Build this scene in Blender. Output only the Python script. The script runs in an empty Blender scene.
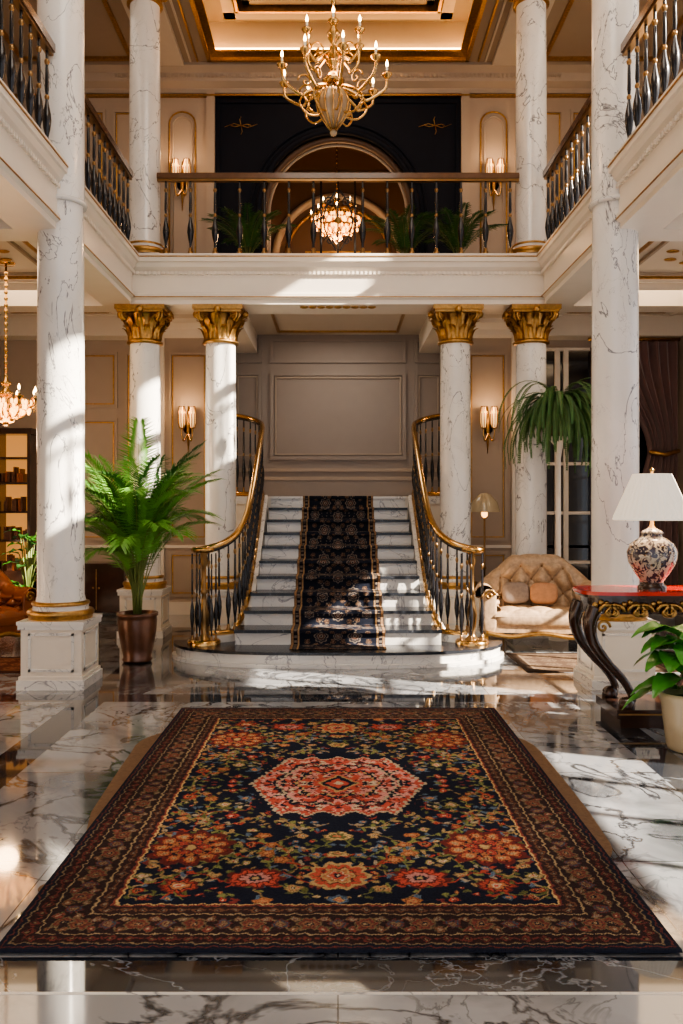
import bpy, math, random
import numpy as np
from mathutils import Vector, Matrix
random.seed(3)
rng = np.random.RandomState(5)
pi = math.pi
scene = bpy.context.scene
try:
    scene.view_settings.look = 'AgX - Medium High Contrast'
except Exception:
    pass

# ------------------------------------------------------------------ materials
def nn(nt, t, **kw):
    n = nt.nodes.new(t)
    for k, v in kw.items():
        setattr(n, k, v)
    return n

def mat(name, col, rough=.5, metal=0., estr=0., ecol=None, spec=.5, coat=0., trans=0., bump=0., bscale=60., var=.18, vscale=6., sheen=0., alpha=1.):
    m = bpy.data.materials.new(name); m.use_nodes = True
    nt = m.node_tree; b = nt.nodes['Principled BSDF']
    tc = nn(nt, 'ShaderNodeTexCoord'); no = nn(nt, 'ShaderNodeTexNoise')
    no.inputs['Scale'].default_value = vscale; no.inputs['Detail'].default_value = 4
    nt.links.new(tc.outputs['Object'], no.inputs['Vector'])
    mx = nn(nt, 'ShaderNodeMix', data_type='RGBA')
    mx.inputs[6].default_value = (*[c*(1-var) for c in col], 1)
    mx.inputs[7].default_value = (*[min(1, c*(1+var)) for c in col], 1)
    nt.links.new(no.outputs['Fac'], mx.inputs[0])
    nt.links.new(mx.outputs[2], b.inputs['Base Color'])
    b.inputs['Roughness'].default_value = rough
    b.inputs['Metallic'].default_value = metal
    b.inputs['Specular IOR Level'].default_value = spec
    b.inputs['Coat Weight'].default_value = coat
    b.inputs['Coat Roughness'].default_value = .08
    b.inputs['Transmission Weight'].default_value = trans
    b.inputs['Sheen Weight'].default_value = sheen
    if estr > 0:
        b.inputs['Emission Color'].default_value = (*(ecol or col), 1)
        b.inputs['Emission Strength'].default_value = estr
    if bump > 0:
        n2 = nn(nt, 'ShaderNodeTexNoise'); n2.inputs['Scale'].default_value = bscale; n2.inputs['Detail'].default_value = 3
        nt.links.new(tc.outputs['Object'], n2.inputs['Vector'])
        bp = nn(nt, 'ShaderNodeBump'); bp.inputs['Strength'].default_value = bump; bp.inputs['Distance'].default_value = .01
        nt.links.new(n2.outputs['Fac'], bp.inputs['Height'])
        nt.links.new(bp.outputs['Normal'], b.inputs['Normal'])
    return m

def marble(name, base, vein, scale=1.2, rough=.12, width=.018, cloud=.25, tile=0., stretch=(1, 1, 1), coat=0.):
    m = bpy.data.materials.new(name); m.use_nodes = True
    nt = m.node_tree; b = nt.nodes['Principled BSDF']; L = nt.links.new
    tc = nn(nt, 'ShaderNodeTexCoord'); mp = nn(nt, 'ShaderNodeMapping')
    mp.inputs['Scale'].default_value = stretch
    mp.inputs['Rotation'].default_value = (.3, .5, .4)
    L(tc.outputs['Object'], mp.inputs['Vector'])
    def vein_mask(sc, w, dist):
        n1 = nn(nt, 'ShaderNodeTexNoise'); n1.inputs['Scale'].default_value = sc
        n1.inputs['Detail'].default_value = 5; n1.inputs['Distortion'].default_value = dist
        n1.inputs['Roughness'].default_value = .55
        L(mp.outputs['Vector'], n1.inputs['Vector'])
        s = nn(nt, 'ShaderNodeMath', operation='SUBTRACT'); s.inputs[1].default_value = .5; L(n1.outputs['Fac'], s.inputs[0])
        a = nn(nt, 'ShaderNodeMath', operation='ABSOLUTE'); L(s.outputs[0], a.inputs[0])
        r = nn(nt, 'ShaderNodeMapRange'); r.inputs[1].default_value = 0; r.inputs[2].default_value = w
        r.inputs[3].default_value = 1; r.inputs[4].default_value = 0; L(a.outputs[0], r.inputs[0])
        return r.outputs[0]
    v1 = vein_mask(scale, width, 1.3); v2 = vein_mask(scale*2.7, width*.8, .8)
    nm = nn(nt, 'ShaderNodeTexNoise'); nm.inputs['Scale'].default_value = scale*1.1; nm.inputs['Detail'].default_value = 2
    L(mp.outputs['Vector'], nm.inputs['Vector'])
    rm = nn(nt, 'ShaderNodeMapRange'); rm.inputs[1].default_value = .4; rm.inputs[2].default_value = .62; L(nm.outputs['Fac'], rm.inputs[0])
    m1 = nn(nt, 'ShaderNodeMath', operation='MULTIPLY'); L(v2, m1.inputs[0]); L(rm.outputs[0], m1.inputs[1])
    m2 = nn(nt, 'ShaderNodeMath', operation='MULTIPLY'); L(m1.outputs[0], m2.inputs[0]); m2.inputs[1].default_value = .6
    mxx = nn(nt, 'ShaderNodeMath', operation='MAXIMUM'); L(v1, mxx.inputs[0]); L(m2.outputs[0], mxx.inputs[1])
    cl = nn(nt, 'ShaderNodeMix', data_type='RGBA')
    cl.inputs[6].default_value = (*base, 1); cl.inputs[7].default_value = (*[c*(1-cloud)+v*cloud for c, v in zip(base, vein)], 1)
    n3 = nn(nt, 'ShaderNodeTexNoise'); n3.inputs['Scale'].default_value = scale*.9; n3.inputs['Detail'].default_value = 6; n3.inputs['Distortion'].default_value = .8
    L(mp.outputs['Vector'], n3.inputs['Vector'])
    r3 = nn(nt, 'ShaderNodeMapRange'); r3.inputs[1].default_value = .42; r3.inputs[2].default_value = .68; L(n3.outputs['Fac'], r3.inputs[0])
    L(r3.outputs[0], cl.inputs[0])
    mv = nn(nt, 'ShaderNodeMix', data_type='RGBA'); L(mxx.outputs[0], mv.inputs[0]); L(cl.outputs[2], mv.inputs[6]); mv.inputs[7].default_value = (*vein, 1)
    out = mv.outputs[2]
    if tile > 0:
        br = nn(nt, 'ShaderNodeTexBrick'); br.offset = 0; br.inputs['Scale'].default_value = 1
        br.inputs['Brick Width'].default_value = tile; br.inputs['Row Height'].default_value = tile
        br.inputs['Mortar Size'].default_value = .003; br.inputs['Mortar Smooth'].default_value = 0
        br.inputs['Color1'].default_value = (.6, .6, .62, 1); br.inputs['Color2'].default_value = (1, 1, 1, 1)
        br.inputs['Mortar'].default_value = (.2, .2, .21, 1)
        L(tc.outputs['Object'], br.inputs['Vector'])
        mu = nn(nt, 'ShaderNodeMix', data_type='RGBA', blend_type='MULTIPLY'); mu.inputs[0].default_value = 1
        L(out, mu.inputs[6]); L(br.outputs['Color'], mu.inputs[7]); out = mu.outputs[2]
    L(out, b.inputs['Base Color'])
    b.inputs['Roughness'].default_value = rough
    b.inputs['Coat Weight'].default_value = coat
    b.inputs['Coat Roughness'].default_value = .03
    return m

def attr_mat(name, rough=.9):
    m = bpy.data.materials.new(name); m.use_nodes = True
    nt = m.node_tree; b = nt.nodes['Principled BSDF']
    a = nn(nt, 'ShaderNodeAttribute'); a.attribute_name = 'Col'
    nt.links.new(a.outputs['Color'], b.inputs['Base Color'])
    b.inputs['Roughness'].default_value = rough
    b.inputs['Specular IOR Level'].default_value = .12
    tc = nn(nt, 'ShaderNodeTexCoord'); n2 = nn(nt, 'ShaderNodeTexNoise'); n2.inputs['Scale'].default_value = 180
    nt.links.new(tc.outputs['Object'], n2.inputs['Vector'])
    bp = nn(nt, 'ShaderNodeBump'); bp.inputs['Strength'].default_value = .5; bp.inputs['Distance'].default_value = .006
    nt.links.new(n2.outputs['Fac'], bp.inputs['Height']); nt.links.new(bp.outputs['Normal'], b.inputs['Normal'])
    return m

M_col = marble('white_column_marble', (.82, .80, .77), (.15, .15, .17), 2.0, .16, .009, .16, stretch=(1, 1, .55))
M_floor = marble('polished_floor_marble', (.40, .415, .44), (.025, .028, .036), 1.5, .075, .030, .78, tile=1.24, coat=.5)
M_dark = marble('dark_floor_marble', (.018, .022, .03), (.20, .22, .25), 1.3, .04, .009, .1, coat=.7)
M_step = marble('step_marble', (.76, .74, .71), (.3, .3, .33), 1.6, .2, .010, .15)
M_black = marble('black_tread_marble', (.014, .016, .022), (.12, .13, .15), 2.0, .25, .005, .1)
M_white = mat('ivory_plaster', (.64, .56, .47), .45, var=.04)
M_trimw = mat('white_trim_paint', (.78, .71, .62), .35, var=.04)
M_wall = mat('taupe_panel_paint', (.43, .345, .275), .5, var=.05)
M_wallg = mat('grey_panel_paint', (.32, .27, .24), .5, var=.05)
M_corn = mat('cornice_paint', (.44, .355, .28), .5, var=.05)
M_ceil = mat('warm_ceiling_paint', (.36, .28, .21), .6, var=.05)
M_ceilp = mat('coffer_paint', (.19, .145, .115), .6, var=.05)
M_navy = mat('navy_paint', (.006, .008, .017), .6, var=.2, spec=.2)
M_brown = mat('brown_arch_paint', (.11, .062, .038), .5, var=.1)
M_gold = mat('aged_gold', (.48, .28, .10), .34, 1, var=.5, vscale=30, bump=.3, bscale=70)
M_brass = mat('polished_brass', (.62, .38, .15), .2, 1, var=.2)
M_bronze = mat('dark_bronze', (.30, .18, .08), .28, 1, var=.3)
M_iron = mat('black_iron', (.012, .012, .016), .25, .3, var=.2, coat=.5)
M_wood = mat('dark_mahogany', (.045, .018, .010), .22, var=.4, vscale=12, coat=.5)
M_railw = mat('walnut_handrail', (.12, .055, .025), .25, var=.3, vscale=14, coat=.5)
M_red = mat('red_table_top', (.55, .025, .012), .2, var=.2, coat=.5)
M_cream = mat('tan_damask', (.42, .29, .185), .42, var=.6, vscale=26, coat=.15)
M_shade = mat('pleated_lamp_shade', (.85, .80, .72), .8, estr=.38, ecol=(1, .86, .68), var=.03)
M_bulb = mat('glowing_bulb', (1, .8, .5), .5, estr=26, ecol=(1, .62, .26), var=.01)
M_bulb2 = mat('soft_glow_glass', (1, .7, .38), .5, estr=5, ecol=(1, .46, .12), var=.01)
M_sglow = mat('sconce_glass', (.8, .6, .35), .4, estr=.9, ecol=(1, .58, .25), var=.1)
M_cove = mat('cove_light_strip', (1, .7, .4), .5, estr=26, ecol=(1, .58, .2), var=.01)
M_candle = mat('candle_ivory', (.8, .75, .62), .5, var=.05)
M_glass = mat('crystal_glass', (.66, .52, .34), .06, trans=.6, var=.1, spec=.9)
M_palm = mat('palm_leaf_green', (.13, .33, .05), .42, var=.5, vscale=9)
M_palm2 = mat('dark_leaf_green', (.035, .12, .025), .45, var=.5, vscale=9)
M_fern = mat('fern_green', (.05, .125, .028), .5, var=.6, vscale=14)
M_leaf = mat('broad_leaf_green', (.06, .28, .03), .3, var=.4, vscale=9, coat=.3)
M_stem = mat('plant_stem', (.16, .20, .05), .6)
M_soil = mat('soil', (.03, .02, .012), .95, bump=.6)
M_pot = mat('bronze_pot', (.16, .07, .04), .28, .4, var=.5, vscale=12, coat=.4)
M_potw = mat('cream_ceramic', (.55, .45, .30), .25, var=.15, coat=.4)
M_jute = mat('tan_hide_underlay', (.17, .10, .055), .95, var=.35, vscale=40, bump=.5, bscale=150)
M_leather = mat('tan_leather', (.30, .09, .025), .35, var=.25)
M_curt = mat('mauve_velvet', (.17, .09, .085), .8, var=.15, sheen=.4)
M_nglass = mat('dark_window_glass', (.008, .010, .016), .06, var=.2, spec=.6)
M_pillow = mat('apricot_pillow', (.46, .24, .13), .8, var=.3, vscale=25)
M_pillow2 = mat('grey_pillow', (.24, .19, .16), .8, var=.4, vscale=30)
M_book = mat('book_spines', (.14, .06, .035), .6, var=.8, vscale=30)
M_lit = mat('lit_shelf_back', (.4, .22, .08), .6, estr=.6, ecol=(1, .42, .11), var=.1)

def ginger_mat():
    m = bpy.data.materials.new('painted_ginger_jar'); m.use_nodes = True
    nt = m.node_tree; b = nt.nodes['Principled BSDF']; L = nt.links.new
    tc = nn(nt, 'ShaderNodeTexCoord'); v = nn(nt, 'ShaderNodeTexVoronoi'); v.inputs['Scale'].default_value = 17
    L(tc.outputs['Object'], v.inputs['Vector'])
    n = nn(nt, 'ShaderNodeTexNoise'); n.inputs['Scale'].default_value = 22; n.inputs['Distortion'].default_value = 2; L(tc.outputs['Object'], n.inputs['Vector'])
    r = nn(nt, 'ShaderNodeValToRGB'); e = r.color_ramp.elements
    e[0].position = .47; e[0].color = (.05, .04, .06, 1); e[1].position = .53; e[1].color = (.55, .47, .37, 1)
    L(n.outputs['Fac'], r.inputs[0])
    r2 = nn(nt, 'ShaderNodeValToRGB'); e = r2.color_ramp.elements
    e[0].position = .16; e[0].color = (.3, .16, .08, 1); e[1].position = .2; e[1].color = (1, 1, 1, 1)
    L(v.outputs['Distance'], r2.inputs[0])
    mu = nn(nt, 'ShaderNodeMix', data_type='RGBA', blend_type='MULTIPLY'); mu.inputs[0].default_value = 1
    L(r.outputs[0], mu.inputs[6]); L(r2.outputs[0], mu.inputs[7]); L(mu.outputs[2], b.inputs['Base Color'])
    b.inputs['Roughness'].default_value = .12; b.inputs['Coat Weight'].default_value = .6
    return m
M_jar = ginger_mat()

# ------------------------------------------------------------------ mesh builder
class MB:
    def __init__(s):
        s.v = []; s.f = []; s.m = []; s.s = []; s.mats = []
    def mi(s, m):
        if m not in s.mats: s.mats.append(m)
        return s.mats.index(m)
    def add(s, vs, fs, m, smooth=False, M=None):
        o = len(s.v); k = s.mi(m)
        if M is not None: vs = [tuple(M @ Vector(v)) for v in vs]
        s.v.extend(vs)
        for f in fs:
            s.f.append([i+o for i in f]); s.m.append(k); s.s.append(smooth)
    def box(s, x0, x1, y0, y1, z0, z1, m, M=None):
        vs = [(x0, y0, z0), (x1, y0, z0), (x1, y1, z0), (x0, y1, z0), (x0, y0, z1), (x1, y0, z1), (x1, y1, z1), (x0, y1, z1)]
        s.add(vs, [(0, 3, 2, 1), (4, 5, 6, 7), (0, 1, 5, 4), (1, 2, 6, 5), (2, 3, 7, 6), (3, 0, 4, 7)], m, False, M)
    def lathe(s, prof, loc, m, seg=24, M=None, smooth=True, wob=None, caps=True):
        vs = []; fs = []; n = len(prof); lx, ly, lz = loc
        for (r, z) in prof:
            for k in range(seg):
                a = 2*pi*k/seg
                rr = r*(1+(wob(a) if wob else 0))
                vs.append((lx+rr*math.cos(a), ly+rr*math.sin(a), lz+z))
        for i in range(n-1):
            for k in range(seg):
                k2 = (k+1) % seg
                fs.append((i*seg+k, i*seg+k2, (i+1)*seg+k2, (i+1)*seg+k))
        s.add(vs, fs, m, smooth, M)
        if caps:
            if prof[0][0] > .002: s.add(vs[:seg][::-1], [tuple(range(seg))], m, False, M)
            if prof[-1][0] > .002: s.add(vs[-seg:], [tuple(range(seg))], m, False, M)
    def sphere(s, c, r, m, seg=12, rings=8, sc=(1, 1, 1), M=None):
        vs = []; fs = []
        for i in range(rings+1):
            t = pi*i/rings
            for k in range(seg):
                a = 2*pi*k/seg
                vs.append((c[0]+r*sc[0]*math.sin(t)*math.cos(a), c[1]+r*sc[1]*math.sin(t)*math.sin(a), c[2]-r*sc[2]*math.cos(t)))
        for i in range(rings):
            for k in range(seg):
                k2 = (k+1) % seg
                fs.append((i*seg+k, i*seg+k2, (i+1)*seg+k2, (i+1)*seg+k))
        s.add(vs, fs, m, True, M)
    def superel(s, c, half, m, e=.35, seg=28, rings=16, M=None):
        def p(x, k): return math.copysign(abs(x)**k, x)
        vs = []; fs = []
        for i in range(rings+1):
            t = -pi/2+pi*i/rings
            for k in range(seg):
                a = 2*pi*k/seg
                vs.append((c[0]+half[0]*p(math.cos(t), e)*p(math.cos(a), e), c[1]+half[1]*p(math.cos(t), e)*p(math.sin(a), e), c[2]+half[2]*p(math.sin(t), e)))
        for i in range(rings):
            for k in range(seg):
                k2 = (k+1) % seg
                fs.append((i*seg+k, i*seg+k2, (i+1)*seg+k2, (i+1)*seg+k))
        s.add(vs, fs, m, True, M)
    def tube(s, pts, r, m, seg=8, M=None, flat=1.0):
        pts = [Vector(p) for p in pts]; n = len(pts)
        if not hasattr(r, '__len__'): r = [r]*n
        T = []
        for i in range(n):
            d = pts[min(i+1, n-1)]-pts[max(i-1, 0)]
            T.append(d.normalized() if d.length > 1e-9 else Vector((0, 0, 1)))
        up = Vector((0, 0, 1)) if abs(T[0].z) < .9 else Vector((1, 0, 0))
        N = (up-T[0]*up.dot(T[0])).normalized()
        vs = []; fs = []
        for i in range(n):
            N = (N-T[i]*N.dot(T[i]))
            N = N.normalized() if N.length > 1e-6 else T[i].orthogonal().normalized()
            B = T[i].cross(N)
            for k in range(seg):
                a = 2*pi*k/seg
                vs.append(tuple(pts[i]+N*(r[i]*flat*math.cos(a))+B*(r[i]*math.sin(a))))
        for i in range(n-1):
            for k in range(seg):
                k2 = (k+1) % seg
                fs.append((i*seg+k, i*seg+k2, (i+1)*seg+k2, (i+1)*seg+k))
        fs.append(tuple(range(seg))[::-1]); fs.append(tuple((n-1)*seg+k for k in range(seg)))
        s.add(vs, fs, m, True, M)
    def prism(s, poly, z0, z1, m, smooth=False):
        n = len(poly)
        vs = [(x, y, z0) for x, y in poly]+[(x, y, z1) for x, y in poly]
        fs = [tuple(range(n))[::-1], tuple(range(n, 2*n))]
        for i in range(n):
            j = (i+1) % n; fs.append((i, j, n+j, n+i))
        s.add(vs, fs, m, smooth)
    def grid(s, fn, nu, nv, m, smooth=True, closed_u=False):
        vs = [tuple(fn(i/nu, j/nv)) for j in range(nv+1) for i in range(nu+1)]
        fs = [(j*(nu+1)+i, j*(nu+1)+i+1, (j+1)*(nu+1)+i+1, (j+1)*(nu+1)+i) for j in range(nv) for i in range(nu)]
        s.add(vs, fs, m, smooth)
    def sweep(s, prof, p0, p1, out, m):
        ox, oy = out
        n = len(prof); vs = []
        for (px, py) in (p0, p1):
            for (o, z) in prof: vs.append((px+ox*o, py+oy*o, z))
        fs = [(i, (i+1) % n, n+(i+1) % n, n+i) for i in range(n)]
        fs += [tuple(range(n))[::-1], tuple(range(n, 2*n))]
        s.add(vs, fs, m)
    def obj(s, name, bevel=0., recalc=True):
        me = bpy.data.meshes.new(name); me.from_pydata(s.v, [], s.f); me.update()
        for m in s.mats: me.materials.append(m)
        me.polygons.foreach_set('material_index', s.m); me.polygons.foreach_set('use_smooth', s.s)
        if recalc:
            import bmesh
            bm = bmesh.new(); bm.from_mesh(me); bmesh.ops.recalc_face_normals(bm, faces=bm.faces); bm.to_mesh(me); bm.free()
        o = bpy.data.objects.new(name, me); scene.collection.objects.link(o)
        if bevel > 0:
            b = o.modifiers.new('bevel', 'BEVEL'); b.width = bevel; b.segments = 2; b.limit_method = 'ANGLE'; b.angle_limit = math.radians(50)
        return o

def catmull(P, n=8):
    P = [Vector(p) for p in P]; out = []
    for i in range(len(P)-1):
        p0 = P[max(i-1, 0)]; p1 = P[i]; p2 = P[i+1]; p3 = P[min(i+2, len(P)-1)]
        for k in range(n):
            t = k/n
            out.append(.5*((2*p1)+(-p0+p2)*t+(2*p0-5*p1+4*p2-p3)*t*t+(-p0+3*p1-3*p2+p3)*t**3))
    out.append(P[-1]); return out

def rect_mould(mb, x0, x1, z0, z1, y, m, w=.045, d=.02, inner=None):
    for (a, b, c, e) in ((x0, x1, z0, z0+w), (x0, x1, z1-w, z1), (x0, x0+w, z0+w, z1-w), (x1-w, x1, z0+w, z1-w)):
        mb.box(a, b, y-d, y+.002, c, e, m)
    w2 = w*.4; g = w*1.25
    x0 += g; x1 -= g; z0 += g; z1 -= g
    if inner:
        for (a, b, c, e) in ((x0, x1, z0, z0+w2), (x0, x1, z1-w2, z1), (x0, x0+w2, z0+w2, z1-w2), (x1-w2, x1, z0+w2, z1-w2)):
            mb.box(a, b, y-d*.7, y+.002, c, e, inner)

# ------------------------------------------------------------------ dims
Z2 = 4.46; ZB = 3.91; ZC = 4.2; ZT = 7.9
XG = 2.42; YG = 10.0
XW = 4.8

# floor
mb = MB()
xs = [-XW, -2.1, -1.85, 1.85, 2.1, XW]; ys = [-3, 2.72, 2.93, 6.75, 7.02, 13.3]
for i in range(5):
    for j in range(5):
        dark = (i in (1, 3) and j >= 2) or j in (1, 3)
        mb.add([(xs[i], ys[j], 0), (xs[i+1], ys[j], 0), (xs[i+1], ys[j+1], 0), (xs[i], ys[j+1], 0)], [(0, 1, 2, 3)], M_dark if dark else M_floor)
        mb.add([(xs[i], ys[j], -.2), (xs[i+1], ys[j], -.2), (xs[i+1], ys[j+1], -.2), (xs[i], ys[j+1], -.2)], [(3, 2, 1, 0)], M_dark)
mb.box(-XW, XW, 2.705, 2.72, -.01, .0008, M_step)
mb.obj('floor', recalc=False)

# outer walls; unseen right windows shaped to place the sun patches
def side_wall(sx, name):
    mb = MB(); x0, x1 = sorted((sx*XW, sx*(XW+.25)))
    def wall(y0, y1, z0, z1): mb.box(x0, x1, y0, y1, z0, z1, M_wall)
    if sx < 0:
        wall(-3, 13.3, -.2, ZT+.5)
    else:
        def band(wins, zb, zt, z0, z1):
            yy = -3
            for (a, b, t) in wins:
                wall(yy, a, zb, zt); wall(a, b, zb, z0)
                tt = t or z1
                wall(a, b, tt, zt)
                n = max(1, int((tt-z0)/.8))
                for k in range(1, n): mb.box(x0+.1, x1-.1, a, b, z0+(tt-z0)*k/n-.02, z0+(tt-z0)*k/n+.02, M_trimw)
                m = max(2, int((b-a)/.5))
                for k in range(1, m): mb.box(x0+.1, x1-.1, a+(b-a)*k/m-.02, a+(b-a)*k/m+.02, z0, tt, M_trimw)
                yy = b
            wall(yy, 13.3, zb, zt)
        band([(-2.4, -.9, 2.2), (-.2, 1.0, 2.2), (1.7, 4.0, 2.5), (5.0, 5.9, None), (6.4, 8.2, None)], -.2, 4.3, .35, 3.88)
        band([(-2.4, -.9, None), (-.2, 1.3, None), (2.0, 3.6, None), (4.2, 5.8, None), (6.4, 8.2, None)], 4.3, ZT+.5, 4.9, 7.85)
    mb.obj(name)
side_wall(-1, 'wall_left'); side_wall(1, 'wall_right')

mb = MB()
mb.box(-XW, XW, -3.2, -3, 7.4, ZT+.5, M_wall); mb.box(-XW, XW, -3.2, -3, 3.8, 4.4, M_wall)
for x in (-4.6, -2.4, 0, 2.4, 4.6): mb.box(x-.2, x+.2, -3.2, -3, 0, 7.4, M_wall)
mb.obj('wall_front')  # unseen wall, left mostly open so sky light fills the hall

# ------------------------------------------------------------------ back walls, ground floor
YS = 12.2; YL = 13.2
mb = MB()
mb.box(-1.75, 1.75, YL, YL+.1, 0, 4.3, M_wallg)
rect_mould(mb, -1.05, 1.05, 2.26, 3.62, YL, M_wallg, .06, .045, M_wall)
rect_mould(mb, -1.05, 1.05, 3.76, 4.14, YL, M_wallg, .045, .04)
for sx in (-1, 1):
    a, b = sorted((sx*1.18, sx*1.62))
    rect_mould(mb, a, b, 2.26, 3.62, YL, M_wallg, .05, .04, M_wall)
    rect_mould(mb, a, b, 3.76, 4.14, YL, M_wallg, .045, .04)
mb.box(-1.75, 1.75, YL-.05, YL, 1.69, 1.95, M_wallg); mb.box(-1.75, 1.75, YL-.07, YL, 1.95, 2.0, M_wall); mb.box(-1.75, 1.75, YL-.035, YL, 2.08, 2.13, M_wall)
mb.obj('wall_stair_landing')
for sx, nm in ((-1, 'wall_back_left'), (1, 'wall_back_right')):
    mb = MB()
    a, b = sorted((sx*1.7, sx*XW)); mb.box(a, b, YS, YS+.1, 0, 4.3, M_wall)
    a, b = sorted((sx*1.7, sx*1.8)); mb.box(a, b, YS, YL, 0, 4.3, M_wall)
    def pan(xa, xb, z0, z1):
        xa, xb = sorted((sx*xa, sx*xb)); rect_mould(mb, xa, xb, z0, z1, YS, M_wall, .04, .03, M_gold)
    pan(1.85, 2.42, 1.05, 3.75); pan(1.85, 2.42, .25, .9)
    if sx < 0:
        pan(2.62, 3.05, 1.05, 3.75); pan(3.15, 4.1, 2.95, 3.75); pan(3.15, 4.1, 1.05, 2.8); pan(2.62, 3.05, .25, .9)
    a, b = sorted((sx*1.7, sx*XW)); mb.box(a, b, YS-.04, YS, 0, .18, M_trimw); mb.box(a, b, YS-.03, YS, .95, .99, M_trimw)
    a, b = sorted((sx*2.48, sx*2.58)); mb.box(a, b, YS-.06, YS, 0, 4.2, M_trimw)
    mb.sweep([(0, 4.2), (.16, 4.2), (.14, 4.14), (.07, 4.06), (.05, 3.98), (0, 3.95)], (min(sx*1.7, sx*XW), YS), (max(sx*1.7, sx*XW), YS), (0, -1), M_trimw)
    mb.obj(nm)

# ------------------------------------------------------------------ gallery slabs / beams
def fascia_prof():
    return [(0, ZB), (.02, ZB), (.02, ZB+.05), (.05, ZB+.07), (.05, ZB+.12), (.03, ZB+.13), (.03, ZB+.38), (.07, ZB+.42), (.09, ZB+.47), (.11, ZB+.48), (.11, Z2+.02), (0, Z2+.02)]
mb = MB()
mb.box(-XG-.35, XG+.35, YG, YG+.5, ZB, Z2, M_trimw)
mb.box(-1.9, 1.9, YG+.5, 15.8, ZC, Z2, M_white)
mb.sweep(fascia_prof(), (-XG, YG), (XG, YG), (0, -1), M_trimw)
mb.box(-XG, XG, YG-.058, YG, ZB+.075, ZB+.085, M_gold)
mb.box(-XG, XG, YG-.118, YG, Z2-.02, Z2-.008, M_gold)
n = 96
for i in range(n):
    x = -XG+.03+(2*XG-.06)*i/(n-1)
    mb.box(x-.014, x+.014, YG-.06, YG-.02, ZB+.34, ZB+.375, M_trimw)
for x in (-1.41, 1.41): mb.box(x-.16, x+.16, YG+.5, YL, ZB+.003, ZC+.01, M_trimw)
for x in (-.9, .9): mb.box(x-.02, x+.02, 10.9, 12.9, ZC-.03, ZC, M_gold)
for y in (10.9, 12.9): mb.box(-.9, .9, y-.02, y+.02, ZC-.03, ZC, M_gold)
for k in range(9):
    x = -.4+.1*k; mb.sphere((x, YG+.1, ZB-.005), .04, M_gold, 8, 6, (1.3, 1, .5))
mb.obj('balcony_floor')
for sx, nm in ((-1, 'gallery_floor_left'), (1, 'gallery_floor_right')):
    mb = MB()
    a, b = sorted((sx*XG, sx*(XG+.35))); mb.box(a, b, -3, YG, ZB, Z2, M_trimw)
    a, b = sorted((sx*(XG+.35), sx*XW)); mb.box(a, b, -3, YG+.5, ZC, Z2, M_white)
    a, b = sorted((sx*1.9, sx*XW)); mb.box(a, b, YG+.5, 12.5, ZC, Z2, M_white)
    mb.sweep(fascia_prof(), (sx*XG, -3), (sx*XG, YG-.11), (-sx, 0), M_trimw)
    a, b = sorted((sx*XG, sx*(XG-.058))); mb.box(a, b, -3, YG-.05, ZB+.075, ZB+.085, M_gold)
    a, b = sorted((sx*XG, sx*(XG-.118))); mb.box(a, b, -3, YG-.1, Z2-.02, Z2-.008, M_gold)
    a, b = sorted((sx*(XG-.02), sx*(XG-.06)))
    for i in range(160):
        y = 2+7.9*i/159; mb.box(a, b, y-.012, y+.012, ZB+.34, ZB+.375, M_trimw)
    for y in (4.65, 7.45, 10.25, 12.0):
        a, b = sorted((sx*(XG+.351), sx*XW)); mb.box(a, b, y-.17, y+.17, ZB+.004, ZC+.01, M_trimw)
    for (y0, y1) in ((4.9, 7.2), (7.7, 10.0), (10.5, 11.75)):
        xa, xb = sorted((sx*2.95, sx*4.6))
        for mm, g, w in ((M_trimw, 0, .05), (M_gold, .16, .018), (M_ceil, .3, .03)):
            mb.box(xa+g, xb-g, y0+g, y0+g+w, ZC-.035, ZC, mm); mb.box(xa+g, xb-g, y1-g-w, y1-g, ZC-.035, ZC, mm)
            mb.box(xa+g, xa+g+w, y0+g, y1-g, ZC-.035, ZC, mm); mb.box(xb-g-w, xb-g, y0+g, y1-g, ZC-.035, ZC, mm)
        cx, cy = (xa+xb)/2, (y0+y1)/2
        for k in range(8):
            an = k*pi/4
            mb.sphere((cx+.13*math.cos(an), cy+.13*math.sin(an), ZC-.01), .07, M_gold, 8, 6, (1, 1, .3))
            mb.sphere((cx+.30*math.cos(an), cy+.42*math.sin(an), ZC-.01), .05, M_gold, 8, 6, (1.4, 1, .3))
    mb.obj(nm)

# ------------------------------------------------------------------ columns
def leaf_ring(mb, cx, cy, z, r0, h, flare, n, off, w):
    for k in range(n):
        a = 2*pi*(k+off)/n
        def fn(u, v):
            t = v
            rr = r0+flare*t**2.2
            zz = z+h*(t-.25*max(0, t-.75)*4*.6)
            ww = w*(1-.55*t**3)*(u-.5)*(1+.12*math.sin(t*22))
            rr2 = rr-abs(u-.5)*.03+.012*math.cos((u-.5)*14)
            return (cx+rr2*math.cos(a)-ww*math.sin(a), cy+rr2*math.sin(a)+ww*math.cos(a), zz)
        mb.grid(fn, 6, 8, M_gold)

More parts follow.
